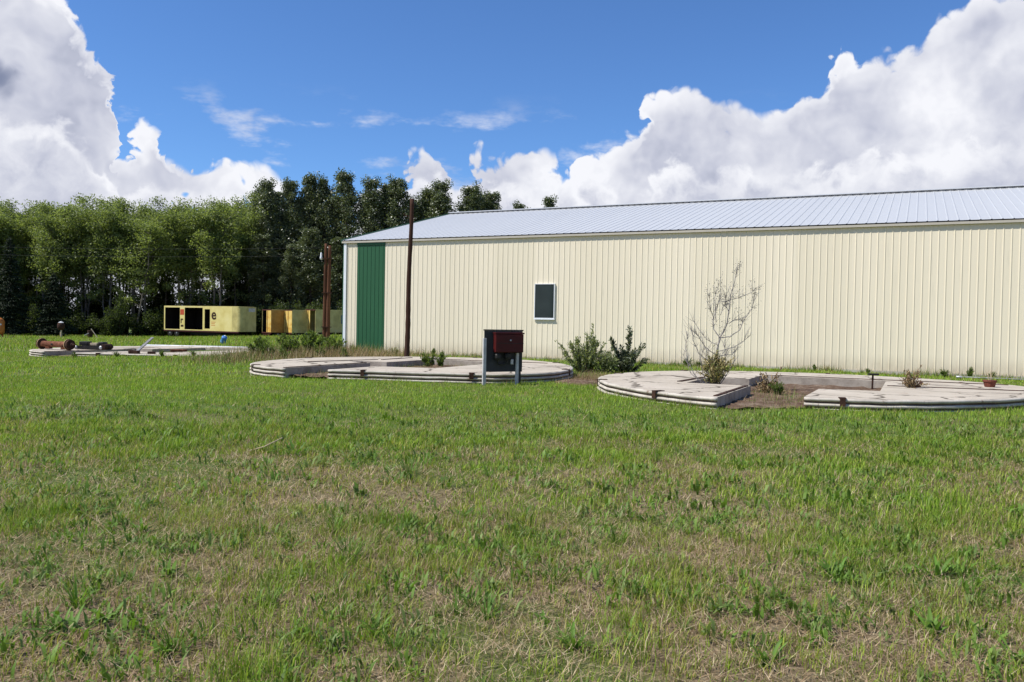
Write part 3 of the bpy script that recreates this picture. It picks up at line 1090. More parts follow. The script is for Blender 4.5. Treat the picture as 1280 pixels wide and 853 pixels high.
# ------------------------------------------------------------------ yellow trailers
def wheel(parent, x, y, z, r=0.50, w=0.28):
    ty = MB().lathe((x, y - w / 2, z), (x, y + w / 2, z), [(0, r * 0.62), (0.01, r * 0.9), (0.06, r), (w - 0.06, r), (w - 0.01, r * 0.9), (w, r * 0.62)], 20)
    o = ty.build('wheel', M['tyre'], parent)
    MB().lathe((x, y - w / 2 - 0.01, z), (x, y - w / 2 + 0.06, z), [(0, r * 0.16), (0.012, r * 0.22), (0.03, r * 0.5), (0.06, r * 0.6)], 16).build('rim', M['grey_metal'], o)


def text_mesh(s, size, mat, name, parent, loc, rot, bold=False):
    cu = bpy.data.curves.new(name, 'FONT')
    cu.body = s
    cu.size = size
    cu.extrude = 0.004
    cu.offset = 0.022 * size if bold else 0.0
    ob = bpy.data.objects.new(name, cu)
    COL.objects.link(ob)
    bpy.context.view_layer.update()
    me = bpy.data.meshes.new_from_object(ob.evaluated_get(bpy.context.evaluated_depsgraph_get()))
    bpy.data.objects.remove(ob)
    me.materials.clear()
    me.materials.append(mat)
    o = link(name, me, parent, loc)
    o.rotation_euler = rot
    return o


# the long trailer: local x along the side to the right, y away from the camera
TA_L, TA_W, TA_F, TA_T = 14.3, 2.6, 0.86, 4.05
PHI = R(28)
ta_x, ta_y = -47.2, 112.0
ta = empty('box_trailer', (ta_x, ta_y, -1.22), -PHI)
tag(ta, 'long yellow box trailer with three open side doorways', 'trailer', 'yellow box trailers by the trees')
Z0, Z1 = TA_F, TA_T
openings = [(0.20, 3.10, Z0 + 0.12, Z1 - 0.17), (4.00, 7.40, Z0 + 0.12, Z1 - 0.17), (7.75, 8.75, Z0 + 0.28, Z1 - 0.36)]
cuts = [0.0]
for a, b, _, _ in openings:
    cuts += [a, b]
cuts.append(TA_L - 1.6)
for i in range(0, len(cuts) - 1, 2):
    MB().box(cuts[i], cuts[i + 1], 0.0, 0.06, Z0 + 0.002, Z1 - 0.002).build('side_panel', M['yellow'], ta)
for a, b, z0, z1 in openings:
    MB().box(a + 0.001, b - 0.001, 0.001, 0.059, Z0 + 0.002, z0).build('side_sill', M['yellow'], ta)
    MB().box(a + 0.001, b - 0.001, 0.001, 0.059, z1, Z1 - 0.002).build('side_header', M['yellow'], ta)
# weathered nose: last stretch of side curving into the front end
m = MB()
rad = 0.75
prof = [(TA_L - 1.6, 0.0), (TA_L - rad, 0.0)]
for k in range(1, 9):
    a = -math.pi / 2 + math.pi / 2 * k / 8
    prof.append((TA_L - rad + rad * math.cos(a), rad + rad * math.sin(a)))
prof.append((TA_L, TA_W))
k = len(prof)
for z in (Z0, Z1 - 0.002):
    m.v += [(x, y, z) for x, y in prof]
m.f += [(i, i + 1, k + i + 1, k + i) for i in range(k - 1)]
m.build('nose', M['yellow_shade_dirty'], ta, smooth=True)
MB().box(0.0, 0.06, 0.062, TA_W, Z0, Z1).build('rear_end', M['yellow'], ta)
MB().box(0.062, 0.075, 0.064, TA_W - 0.065, Z0, Z1 - 0.003).build('shade_lining', M['interior_shade'], ta)  # dark sheets added inside, the doorways' shade painted in their colour
MB().box(0.08, TA_L - 1.7, 0.064, TA_W - 0.065, Z1 - 0.02, Z1 - 0.004).build('shade_lining', M['interior_shade'], ta)
MB().box(0.062, TA_L - 0.5, TA_W - 0.06, TA_W - 0.002, Z0, Z1).build('far_side', M['interior_shade'], ta)
MB().box(0.0, TA_L - 0.35, 0.0, TA_W, Z1, Z1 + 0.05).build('roof', M['yellow'], ta)
MB().box(0.0, TA_L - 0.35, 0.0, TA_W, Z0 - 0.06, Z0 - 0.002).build('floor', M['interior_shade'], ta)
for x in (3.3, 7.5, 9.0):
    MB().box(x, x + 0.04, 0.1, TA_W - 0.07, Z0, Z1 - 0.01).build('bulkhead', M['interior_shade'], ta)
for b in ((0.0, TA_L - 0.4, -0.02, 0.03, Z0 - 0.16, Z0 - 0.062),):
    MB().box(*b).build('bottom_rail', M['maroon'], ta)
m = MB()
m.box(0.3, TA_L - 1.0, 0.7, 0.85, 0.45, Z0 - 0.062)
m.box(0.3, TA_L - 1.0, 1.75, 1.9, 0.45, Z0 - 0.062)
m.build('chassis_beam', M['chassis'], ta)
m = MB()
m.box(5.0, 10.5, 0.25, 2.3, 0.30, 0.72)
m.build('belly_box', M['chassis'], ta)
for x in (1.1, 2.4):
    for y in (0.2, TA_W - 0.2):
        wheel(ta, x, y, 0.50)
for y in (0.5, 2.1):
    MB().box(10.9, 11.05, y, y + 0.12, 0.0, 0.72).build('landing_leg', M['chassis'], ta)
text_mesh('e', 1.9, M['ink'], 'lettering', ta, (9.0, -0.012, Z0 + 1.55), (R(90), 0, 0), True)
for k, (w, z) in enumerate(((0.80, 1.12), (0.62, 0.92), (0.70, 0.70))):
    MB().box(9.0, 9.0 + w, -0.008, -0.003, Z0 + z, Z0 + z + 0.09).build('small_print', M['ink_orange'], ta)
MB().box(3.16, 3.88, -0.008, -0.003, Z0 + 2.05, Z0 + 2.78).build('red_print', M['ink_red'], ta)
text_mesh('r', 1.25, M['ink'], 'lettering', ta, (3.2, -0.012, Z0 + 0.95), (R(90), 0, 0), True)
MB().box(3.28, 3.80, -0.008, -0.003, Z0 + 0.45, Z0 + 0.72).build('small_print', M['ink'], ta)
m = MB().box(TA_L - 0.01, TA_L + 0.008, 1.3, 2.4, Z1 - 0.62, Z1 - 0.15)
m.build('nose_plate', M['grey_metal'], ta)


M['side_orange_shade'] = worn('side_orange_shade', (0.28, 0.13, 0.03), (0.42, 0.22, 0.05), (0.52, 0.32, 0.09), 1.0, 0.6, 0.3)  # brown-orange side turned from the sun, its shade put into the colour


def rear_trailer(loc, left, right, label, side='yellow_shade_dirty', length=9.0):
    """trailer seen on its rear end: local x along the rear (to the right), y towards its front"""
    W_, F_, T_ = 2.5, 0.72, 3.72
    o = empty('box_trailer', loc, R(-45))
    tag(o, label, 'trailer', 'yellow box trailers by the trees')
    MB().box(W_ - 0.05, W_, 0.0, length, F_, T_).build('side_panel', M[side], o)
    MB().box(0.0, 0.05, 0.0, length, F_, T_).build('side_panel', M['yellow_shade_dirty'], o)
    MB().box(0.0, W_, 0.0, length, T_ + 0.001, T_ + 0.05).build('roof', M['yellow'], o)
    MB().box(0.0, W_, 0.0, length, F_ - 0.06, F_ - 0.001).build('floor', M['interior_shade'], o)
    MB().box(0.052, W_ - 0.052, length - 0.06, length, F_, T_ - 0.001).build('front_end', M['interior_shade'], o)
    MB().box(0.052, 0.058, 0.1, length - 0.07, F_ + 0.001, T_ - 0.002).build('shade_lining', M['interior_shade'], o)
    MB().box(W_ - 0.058, W_ - 0.052, 0.1, length - 0.07, F_ + 0.001, T_ - 0.002).build('shade_lining', M['interior_shade'], o)
    m = MB()
    m.box(0.0, W_, -0.05, -0.002, T_ - 0.08, T_ + 0.05)
    m.box(0.0, W_, -0.05, -0.002, F_ - 0.14, F_ + 0.03)
    m.build('rear_frame', M['maroon'], o)
    half = W_ / 2
    for side, state in ((0, left), (1, right)):
        if state == 'closed':
            x0 = 0.03 if side == 0 else half + 0.01
            d = MB().box(x0, x0 + half - 0.05, -0.045, -0.005, F_ + 0.035, T_ - 0.085).build('rear_door', M['door_yellow'], o)
            MB().tube([(x0 + (0.85 if side == 0 else 0.3), -0.07, F_ + 0.06), (x0 + (0.85 if side == 0 else 0.3), -0.07, T_ - 0.1)], 0.02, 6).build('lock_rod', M['rust'], d)
        elif state == 'swung':
            hx = 0.02 if side == 0 else W_ - 0.02
            ex = hx + (0.25 if side == 0 else 0.30)
            d = MB().obox((hx, -0.05, (F_ + T_) / 2), (ex, -1.1, (F_ + T_) / 2), 0.04, T_ - F_ - 0.12).build('rear_door', M['door_yellow'], o)
    m = MB()
    m.box(0.35, W_ - 0.35, -0.04, 0.06, 0.34, 0.44)
    m.box(0.5, 0.58, -0.03, 0.05, 0.44, F_ - 0.14)
    m.box(W_ - 0.58, W_ - 0.5, -0.03, 0.05, 0.44, F_ - 0.14)
    m.build('bumper', M['maroon'], o)
    for y in (1.0, 2.2):
        for x in (0.18, W_ - 0.18):
            w = empty('wheel_set', (x, y, 0.46), R(90))
            w.parent = o
            MB().lathe((-0.0, -0.14, 0), (0, 0.14, 0), [(0, 0.28), (0.01, 0.42), (0.06, 0.46), (0.22, 0.46), (0.27, 0.42), (0.28, 0.28)], 18).build('tyre', M['tyre'], w)
            MB().lathe((0, -0.15, 0), (0, -0.05, 0), [(0, 0.08), (0.01, 0.10), (0.03, 0.22), (0.06, 0.27)], 14).build('rim', M['grey_metal'], w)
    MB().box(0.7, 1.8, 0.3, length - 1.5, 0.38, F_ - 0.062).build('chassis_beam', M['chassis'], o)
    return o


rear_trailer((-33.6, 111.0, -1.16), 'open', 'closed', 'yellow trailer with its left rear door gone, beside the long trailer', 'side_orange_shade')
rear_trailer((-30.85, 111.0, -1.16), 'closed', 'closed', 'yellow trailer with both rear doors shut and rusty')
td = rear_trailer((-27.85, 111.2, -1.05), 'closed', 'open', 'yellow trailer with blue panel, behind the twin poles', length=11.0)
MB().box(2.502, 2.515, 4.0, 6.0, 1.9, 3.1).build('blue_panel', M['bluepanel'], td)
m = MB()
for x in (0.35, 1.25):
    m.obox((x, -0.25, 0.0), (x, -0.12, 0.62), 0.05, 0.05)
for z in (0.12, 0.5):
    m.obox((0.15, -0.25 + z * 0.2, z), (1.45, -0.25 + z * 0.2, z), 0.06, 0.05)
m.build('step', M['pale_pipe'], td)

# ------------------------------------------------------------------ scrap on and round the far left pad
PLZ = LD[2] + PAD_H
a0, a1 = Vector((-21.15, 36.9, PLZ + 0.24)), Vector((-19.0, 35.75, PLZ + 0.25))
ax = empty('truck_axle', (-20.07, 36.33, PLZ))
tag(ax, 'rusty truck axle with brake drums lying on the left pad', 'axle')
off = Vector(ax.location)
d = (a1 - a0).normalized()


def axp(f):
    return a0 + d * f - off


Lx = (a1 - a0).length
MB().lathe(axp(0.30), axp(Lx - 0.30), [(0, 0.15), (0.05, 0.13), (Lx - 0.65, 0.13), (Lx - 0.6, 0.15)], 16).build('axle_tube', M['rust'], ax, smooth=True)
for f, sgn in ((0.30, -1), (Lx - 0.30, 1)):
    q0, q1 = axp(f), axp(f + sgn * 0.30)
    dr = MB().lathe(q0, q1, [(0, 0.14), (0.005, 0.235), (0.05, 0.24), (0.055, 0.215), (0.17, 0.215), (0.175, 0.13), (0.2, 0.13), (0.21, 0.085), (0.30, 0.075)], 20).build('brake_drum', M['rust_dark'], ax)
    MB().lathe(axp(f + sgn * 0.012), axp(f + sgn * 0.045), [(0, 0.243), (0.002, 0.25), (0.028, 0.25), (0.033, 0.243)], 20).build('drum_ring', M['rust_edge'], dr)
    MB().lathe(axp(f + sgn * 0.30), axp(f + sgn * 0.42), [(0, 0.05), (0.08, 0.05), (0.1, 0.03), (0.12, 0.02)], 10).build('spindle', M['rust_dark'], dr)
for f in (0.75, Lx - 0.6):
    p = axp(f)
    MB().box(p.x - 0.09, p.x + 0.09, p.y - 0.13, p.y + 0.13, p.z - 0.21, p.z - 0.10).build('spring_seat', M['rust'], ax)
p = axp(Lx * 0.45)
MB().lathe(p + Vector((0, -0.12, 0.0)), p + Vector((0, -0.18, 0.0)), [(0, 0.03), (0.05, 0.05), (0.06, 0.02)], 8).build('boss', M['black'], ax)

mf = empty('machine_frame', (-18.9, 37.3, PLZ))
tag(mf, 'black machine frame with rollers beside the rusty axle', 'machine part')
m = MB()
for y in (-0.28, 0.28):
    m.obox((-0.65, y, 0.10), (0.65, y, 0.10), 0.06, 0.16)
for x in (-0.6, -0.1, 0.4):
    m.obox((x, -0.27, 0.11), (x, 0.27, 0.11), 0.07, 0.1)
m.build('frame', M['black'], mf)
MB().lathe((0.62, -0.35, 0.13), (0.62, 0.35, 0.13), [(0, 0.09), (0.02, 0.13), (0.68, 0.13), (0.7, 0.09)], 14).build('roller', M['rust_dark'], mf)
MB().box(-0.55, -0.15, -0.2, 0.2, 0.19, 0.36).build('gearbox', M['black'], mf, bevel=0.03)
MB().box(-0.05, 0.25, -0.2, 0.12, 0.19, 0.30).build('cover', M['plank'], mf, bevel=0.01)
MB().box(0.3, 0.56, -0.2, 0.2, 0.19, 0.35).build('motor', M['black'], mf, bevel=0.04)
for x in (-0.62, 0.5):
    MB().lathe((x, -0.32, 0.10), (x, -0.37, 0.10), [(0, 0.07), (0.02, 0.08), (0.05, 0.04)], 10).build('cap', M['grey_metal'], mf)

br = empty('leaning_bar', (-15.5, 33.95, PLZ))
tag(br, 'grey steel bar leaning up from a dark block on the left pad', 'bar')
MB().obox((0.05, 0.1, 0.10), (-0.1, 1.9, 0.62), 0.11, 0.05).build('bar', M['dull_steel'], br)
MB().box(-0.22, 0.16, -0.12, 0.16, 0.0, 0.13).build('block', M['rust_dark'], br, bevel=0.02)
MB().lathe((-0.16, -0.14, 0.1), (-0.16, 0.18, 0.1), [(0, 0.04), (0.02, 0.06), (0.3, 0.06), (0.32, 0.04)], 10).build('pivot', M['rust_dark'], br)
tag(MB().obox((-0.14, 0, 0.05), (0.16, 0.05, 0.05), 0.12, 0.10).build('scrap_lump', M['rust_dark'], None, False, 0.02, (-14.85, 34.0, PLZ)),
    'small dark lump of scrap right of the leaning bar', 'scrap')
rb = MB().box(-0.28, 0.28, -0.25, 0.25, 0, 0.30)
rb.box(-0.30, 0.30, -0.27, 0.27, 0.30, 0.33)
tag(rb.build('rusty_box', M['rust'], None, False, 0.012, (-15.0, 37.2, LD[2] + 0.05)), 'rusty steel box standing in the left pad pit', 'box')
pp = empty('steel_pipe', (-16.6, 43.6, -0.28))
tag(pp, 'long pale steel pipe lying along the back of the left pad', 'pipe')
MB().lathe((-2.9, 0.25, 0.176), (3.5, -0.25, 0.176), [(0, 0.06), (0.01, 0.07), (6.4, 0.07), (6.41, 0.06)], 14).build('tube', M['pale_pipe'], pp, smooth=True)
for x in (-2.2, 2.4):
    MB().box(x - 0.1, x + 0.1, -0.3, 0.3, -0.05, 0.106).build('bearer', M['wood_dark'], pp)
bb = empty('blue_barrel', (-19.0, 54.5, float(terrain(-19, 54.5))))
tag(bb, 'small blue plastic barrel tipped over in the grass', 'barrel')
MB().lathe((-0.12, 0.1, 0.10), (0.10, -0.12, 0.56), [(0, 0.12), (0.01, 0.17), (0.1, 0.185), (0.13, 0.175), (0.38, 0.175), (0.41, 0.185), (0.5, 0.165), (0.53, 0.10)], 16).build('body', M['blue'], bb, smooth=True)
MB().lathe((0.108, -0.128, 0.575), (0.125, -0.148, 0.61), [(0, 0.05), (0.03, 0.05), (0.045, 0.03)], 10).build('cap', M['white'], bb)
og = empty('orange_tank', (-59.3, 95.0, float(terrain(-59.3, 95))))
tag(og, 'upright orange tank at the left edge by the dark trees', 'tank')
MB().lathe((0, 0, 0.35), (0, 0, 2.35), [(0, 0.55), (0.1, 0.78), (0.25, 0.82), (1.5, 0.82), (1.75, 0.70), (1.92, 0.42), (2.0, 0.1)], 24).build('shell', M['orange'], og, smooth=True)
for a in range(4):
    x, y = 0.6 * math.cos(a * 1.57 + 0.5), 0.6 * math.sin(a * 1.57 + 0.5)
    MB().box(x - 0.06, x + 0.06, y - 0.06, y + 0.06, -0.2, 0.62).build('leg', M['orange'], og)
MB().lathe((0.7, -0.45, 1.5), (0.85, -0.55, 1.5), [(0, 0.05), (0.02, 0.1), (0.15, 0.1), (0.17, 0.05)], 10).build('fitting', M['white'], og)
hp = empty('hopper_stand', (-54.6, 100.0, float(terrain(-54.6, 100))))
tag(hp, 'old dark hopper with pale cap on a post at the wood edge', 'hopper')
MB().tube([(0, 0, -0.2), (0.02, 0, 0.9)], [0.13, 0.10], 10).build('post', M['plank'], hp)
MB().lathe((0, 0, 0.88), (0, 0, 1.75), [(0, 0.15), (0.15, 0.34), (0.4, 0.42), (0.75, 0.40), (0.85, 0.34)], 16).build('bowl', M['rust_dark'], hp, smooth=True)
MB().lathe((0, 0, 1.75), (0, 0, 1.95), [(0, 0.30), (0.05, 0.33), (0.12, 0.2), (0.2, 0.05)], 14).build('cap', M['pale_pipe'], hp)
lp = empty('leaning_plank', (-50.4, 99.5, float(terrain(-50.4, 99.5))))
tag(lp, 'pale plank leaning against a dark drum by the wood edge', 'plank')
MB().obox((0.55, 0, 0.0), (-0.35, 0.1, 1.15), 0.12, 0.05).build('plank', M['plank'], lp)
MB().lathe((-0.55, 0.25, 0.0), (-0.55, 0.25, 0.95), [(0, 0.28), (0.02, 0.30), (0.92, 0.30), (0.95, 0.27)], 14).build('drum', M['rust_dark'], lp)
MB().obox((-1.15, 0.1, 0.35), (-0.55, 0.0, 0.62), 0.12, 0.06).build('offcut', M['grey_metal'], lp)


def on_right_pad(a, b, z=PAD_H):
    p = bw(a, b)
    return (p[0], p[1], z)


# clay pot, bracket, standpipe, odd bits on the near pad
pot = empty('clay_pot', (10.3, 17.77, PAD_H))
tag(pot, 'small red clay pot with dry stalks on the near pad', 'pot')
MB().lathe((0, 0, 0), (0, 0, 0.15), [(0, 0.08), (0.005, 0.10), (0.11, 0.125), (0.115, 0.14), (0.15, 0.14), (0.151, 0.10)], 16).build('body', M['clay'], pot)
m = MB()
for k in range(14):
    a, r = random.uniform(0, 6.28), random.uniform(0.02, 0.16)
    m.tube([(0.02 * math.cos(a), 0.02 * math.sin(a), 0.13), (r * 0.5 * math.cos(a), r * 0.5 * math.sin(a), 0.25), (r * math.cos(a), r * math.sin(a), random.uniform(0.28, 0.48))], [0.004, 0.003, 0.002], 4)
m.build('stalks', M['plank'], pot)
bk = MB().obox((-0.1, 0, 0.03), (0.1, 0.02, 0.03), 0.09, 0.05)
bk.obox((0.08, 0, 0.05), (0.13, 0.01, 0.11), 0.09, 0.03)
tag(bk.build('steel_bracket', M['rust_dark'], None, False, 0.005, (8.45, 17.25, PAD_H)), 'small dark bent steel bracket lying on the near pad', 'bracket')
sp = empty('standpipe', bw(22.55, -10.0, 0.03))
tag(sp, 'short dark standpipe with flat cap in the near pit', 'standpipe')
MB().tube([(0, 0, -0.05), (0.01, 0, 0.42)], 0.022, 8).build('pipe', M['rust_dark'], sp)
MB().box(-0.09, 0.13, -0.05, 0.05, 0.42, 0.46).build('cap', M['black'], sp)
gp = empty('grey_pipe', bw(24.7, -1.1, 0.02))
gp.rotation_euler = (0, 0, SHED_RZ - 0.03)
tag(gp, 'thin grey pipe lying in the grass at the foot of the wall', 'pipe')
MB().lathe((0, 0, 0.03), (3.6, 0.0, 0.03), [(0, 0.02), (0.005, 0.026), (3.59, 0.026), (3.6, 0.02)], 12).build('tube', M['dull_steel'], gp, smooth=True)
MB().lathe((-0.12, 0, 0.03), (0.06, 0, 0.03), [(0, 0.03), (0.005, 0.038), (0.17, 0.038), (0.18, 0.03)], 12).build('coupling', M['grey_metal'], gp, smooth=True)


# ------------------------------------------------------------------ foliage builders
def unit(n, r):
    v = r.normal(size=(n, 3))
    return v / np.linalg.norm(v, axis=1, keepdims=True)


def leaf_cards(P, size, r, elong=1.5, up=0.25, tones=None, jitter=0.25, axis_dir=None):
    """one pointed four-cornered leaf per point -> verts, faces, tone"""
    n = len(P)
    a = unit(n, r) if axis_dir is None else axis_dir + 0.55 * unit(n, r)
    a /= np.linalg.norm(a, axis=1, keepdims=True)
    nn = unit(n, r)
    nn[:, 2] = np.abs(nn[:, 2]) + up
    b = np.cross(a, nn)
    b /= np.maximum(np.linalg.norm(b, axis=1, keepdims=True), 1e-6)
    s = size * r.uniform(0.65, 1.35, (n, 1))
    la, lb = a * s * elong * 0.5, b * s * 0.5
    fold = np.cross(b, a) * s * 0.18
    V = np.stack([P - la, P + lb * 0.9 - la * 0.1 + fold, P + la, P - lb * 0.9 - la * 0.1 + fold], axis=1).reshape(-1, 3)
    F = np.arange(4 * n).reshape(n, 4)
    T = tones * (1 + jitter * r.normal(size=(n, 1)))
    T = np.clip(T, 0.004, 0.8)
    return V, F, np.repeat(T, 4, axis=0)


def pick_tone(n, r, tones, w=None):
    t = np.array(tones)
    k = r.choice(len(t), n, p=w)
    return t[k]


def limb(m, p0, p1, r0, r1, r, wob=0.12, n=7, seg=6):
    p0, p1 = np.array(p0, float), np.array(p1, float)
    L = np.linalg.norm(p1 - p0)
    pts, rad = [], []
    o = np.zeros(3)
    for k in range(seg + 1):
        f = k / seg
        if 0 < k < seg:
            o = o + r.normal(size=3) * wob * L / seg
        pts.append(tuple(p0 + (p1 - p0) * f + o * (1 - f * 0.3)))
        rad.append(r0 + (r1 - r0) * f)
    m.tube(pts, rad, n, caps=False)
    return [np.array(p) for p in pts]


def clusters_to_leaves(C, rad, per, r, squash=0.8):
    C = np.array(C)
    n = len(C)
    P = np.repeat(C, per, axis=0)
    rr = np.repeat(np.array(rad), per)
    g = unit(n * per, r) * (r.random((n * per, 1)) ** 0.45) * rr[:, None]
    g[:, 2] *= squash
    return P + g


GREEN_A = [(0.215, 0.265, 0.090), (0.185, 0.232, 0.080), (0.150, 0.192, 0.066), (0.25, 0.29, 0.12)]
GREEN_B = [(0.105, 0.132, 0.060), (0.140, 0.165, 0.085), (0.078, 0.100, 0.045), (0.23, 0.25, 0.17)]
GREEN_C = [(0.014, 0.024, 0.012), (0.022, 0.036, 0.016), (0.030, 0.046, 0.022)]
GREEN_D = [(0.060, 0.085, 0.030), (0.085, 0.115, 0.040), (0.042, 0.060, 0.022)]


def grove_tree(seed):
    """slender wood-edge tree: several bare stems under a light crown"""
    r = np.random.default_rng(seed)
    Ht = 18.0
    m = MB()
    C, rad = [], []
    for k in range(int(r.integers(2, 4))):
        a = r.uniform(0, 6.28)
        base = np.array([0.35 * math.cos(a), 0.35 * math.sin(a), -0.3])
        tip = np.array([r.normal() * 1.3, r.normal() * 1.3, Ht * r.uniform(0.84, 0.95)])
        st = limb(m, base, tip, 0.15, 0.035, r, 0.09, 7, 10)
        for i in range(3, 11):
            p = st[i]
            f = i / 10
            nb = 4 if f > 0.5 else 2
            for q in range(nb):
                b = r.uniform(0, 6.28)
                L = r.uniform(1.0, 2.4) * (1.15 - 0.5 * abs(f - 0.65))
                e = p + np.array([math.cos(b) * L, math.sin(b) * L, r.uniform(0.6, 1.9) * L * 0.6])
                limb(m, p, e, 0.045, 0.012, r, 0.15, 4, 4)
                if f > 0.42 or r.random() < 0.45:
                    C.append(e)
                    rad.append(r.uniform(0.7, 1.25) * (1.0 if f > 0.42 else 0.7))
                    if f > 0.5:
                        C.append(p + (e - p) * 0.55 + r.normal(size=3) * 0.4)
                        rad.append(r.uniform(0.6, 1.0))
        C.append(tip + [0, 0, 0.3])
        rad.append(0.9)
    P = clusters_to_leaves(C, np.array(rad) * 1.25, 115, r, 0.9)
    V, F, T = leaf_cards(P, 0.175, r, 1.5, 0.3, pick_tone(len(P), r, GREEN_A), 0.12)
    return m.mesh('trunk', M['bark_pale'], True), np_mesh('crown', V, F, M['leaf'], T)


def poplar_tree(seed):
    """tall narrow poplar, leafy almost to the ground, pointed top"""
    r = np.random.default_rng(seed)
    Ht = 23.0
    m = MB()
    st = limb(m, (0, 0, -0.3), (r.normal() * 0.4, r.normal() * 0.4, Ht * 0.97), 0.30, 0.03, r, 0.03, 8, 14)
    C, rad = [], []
    for i in range(1, 15):
        f = i / 14
        p = st[i]
        wid = 2.5 * (math.sin(min(1.0, f * 1.35 + 0.12) * math.pi * 0.5)) * (1.0 - max(0, f - 0.60) / 0.40 * 0.62)
        for q in range(7):
            b = r.uniform(0, 6.28)
            L = wid * r.uniform(0.45, 1.1)
            e = p + np.array([math.cos(b) * L, math.sin(b) * L, L * r.uniform(0.5, 1.3)])
            limb(m, p, e, 0.05 * (1.2 - f), 0.012, r, 0.10, 4, 3)
            C.append(e)
            rad.append(r.uniform(0.65, 1.1) * (1.1 - 0.30 * f))
            C.append(p + (e - p) * 0.6 + r.normal(size=3) * 0.25)
            rad.append(r.uniform(0.6, 1.0) * (1.1 - 0.30 * f))
    for q in range(10):
        C.append(st[-1] + [r.normal() * 0.35, r.normal() * 0.35, 0.25 - 0.28 * q])
        rad.append(0.5 + 0.07 * q)
    P = clusters_to_leaves(C, rad, 85, r, 1.25)
    V, F, T = leaf_cards(P, 0.195, r, 1.25, 0.1, pick_tone(len(P), r, GREEN_B, [0.4, 0.3, 0.2, 0.1]), 0.25)
    return m.mesh('trunk', M['bark_dark'], True), np_mesh('crown', V, F, M['leaf_gloss'], T)


def spruce_tree(seed, Ht=12.0):
    r = np.random.default_rng(seed)
    m = MB()
    st = limb(m, (0, 0, -0.3), (0.1, 0, Ht), 0.18, 0.02, r, 0.01, 8, 10)
    P, A = [], []
    nlev = 34
    for i in range(nlev):
        f = 0.05 + 0.95 * i / nlev
        z = Ht * f
        L0 = 2.7 * (1 - f) ** 0.85 + 0.12
        for q in range(9 if f < 0.7 else 6):
            b = r.uniform(0, 6.28)
            L = L0 * r.uniform(0.75, 1.15)
            e = np.array([math.cos(b) * L, math.sin(b) * L, z - L * r.uniform(0.10, 0.38)])
            limb(m, (0, 0, z), e, 0.025, 0.008, r, 0.04, 3, 3)
            npt = int(14 + 34 * L)
            u = r.random(npt) ** 0.75
            pts = np.array([0, 0, z]) + (e - np.array([0, 0, z])) * u[:, None]
            side = np.array([-math.sin(b), math.cos(b), 0])
            pts = pts + side * (r.normal(size=(npt, 1)) * 0.26 * L * (0.35 + 0.4 * u[:, None])) + r.normal(size=(npt, 3)) * 0.05
            P.append(pts)
            A.append(np.tile(np.array([math.cos(b), math.sin(b), -0.35]), (npt, 1)))
    P, A = np.concatenate(P), np.concatenate(A)
    V, F, T = leaf_cards(P, 0.10, r, 3.0, 0.2, pick_tone(len(P), r, GREEN_C), 0.2, A)
    return m.mesh('trunk', M['bark_dark'], True), np_mesh('crown', V, F, M['needle'], T)


def shrub(seed, Ht=3.4, wid=2.2, tones=GREEN_D, leaf=0.15, stems=9, per=110, mat='leaf'):
    r = np.random.default_rng(seed)
    m = MB()
    C, rad = [], []
    for k in range(stems):
        a = r.uniform(0, 6.28)
        e = np.array([math.cos(a) * wid * r.uniform(0.15, 0.9), math.sin(a) * wid * r.uniform(0.15, 0.9), Ht * r.uniform(0.55, 0.95)])
        st = limb(m, (0.1 * math.cos(a), 0.1 * math.sin(a), -0.1), e, 0.03 * Ht / 3, 0.008, r, 0.15, 5, 5)
        for i in (1, 2, 3, 4, 5):
            C.append(st[i] + r.normal(size=3) * 0.12 * wid)
            rad.append(r.uniform(0.25, 0.42) * wid)
    P = clusters_to_leaves(C, rad, per, r, 0.9)
    P = P[P[:, 2] > 0.03]
    V, F, T = leaf_cards(P, leaf, r, 1.5, 0.3, pick_tone(len(P), r, tones), 0.22)
    return m.mesh('stem', M['bark_dark'], True), np_mesh('foliage', V, F, M[mat], T)


def plant_tree(name, protos, k, x, y, h_scale, w_scale, rz, label, cat, group, parts=('trunk', 'crown')):
    o = empty(name, (x, y, float(terrain(x, y))), rz)
    o.scale = (w_scale, w_scale, h_scale)
    tag(o, label, cat, group)
    for nm, me in zip(parts, protos[k % len(protos)]):
        link(nm, me, o)
    return o


groves = [grove_tree(100 + i) for i in range(6)]
poplars = [poplar_tree(200 + i) for i in range(5)]
spruces = [spruce_tree(300, 12.0), spruce_tree(301, 8.5)]
bushes = [shrub(400 + i) for i in range(4)]

# deciduous wood on the left, three rows deep
tr = random.Random(5)
k = 0
for row, (y0, x0, x1, step, hs) in enumerate(((117.0, -84, -40, 3.1, 0.94), (122.5, -88, -38, 3.3, 1.01), (129.0, -92, -36, 3.7, 1.06), (136.0, -96, -30, 4.4, 1.06))):
    x = x0
    while x < x1:
        plant_tree('deciduous_tree', groves, k, x + tr.uniform(-0.8, 0.8), y0 + tr.uniform(-1.6, 1.6), hs * tr.uniform(0.94, 1.06),
                   tr.uniform(0.9, 1.15), tr.uniform(0, 6.28), 'slender light green tree in the wood left of the poplars', 'tree', 'deciduous trees of the left wood')
        k += 1
        x += step * tr.uniform(0.8, 1.2)
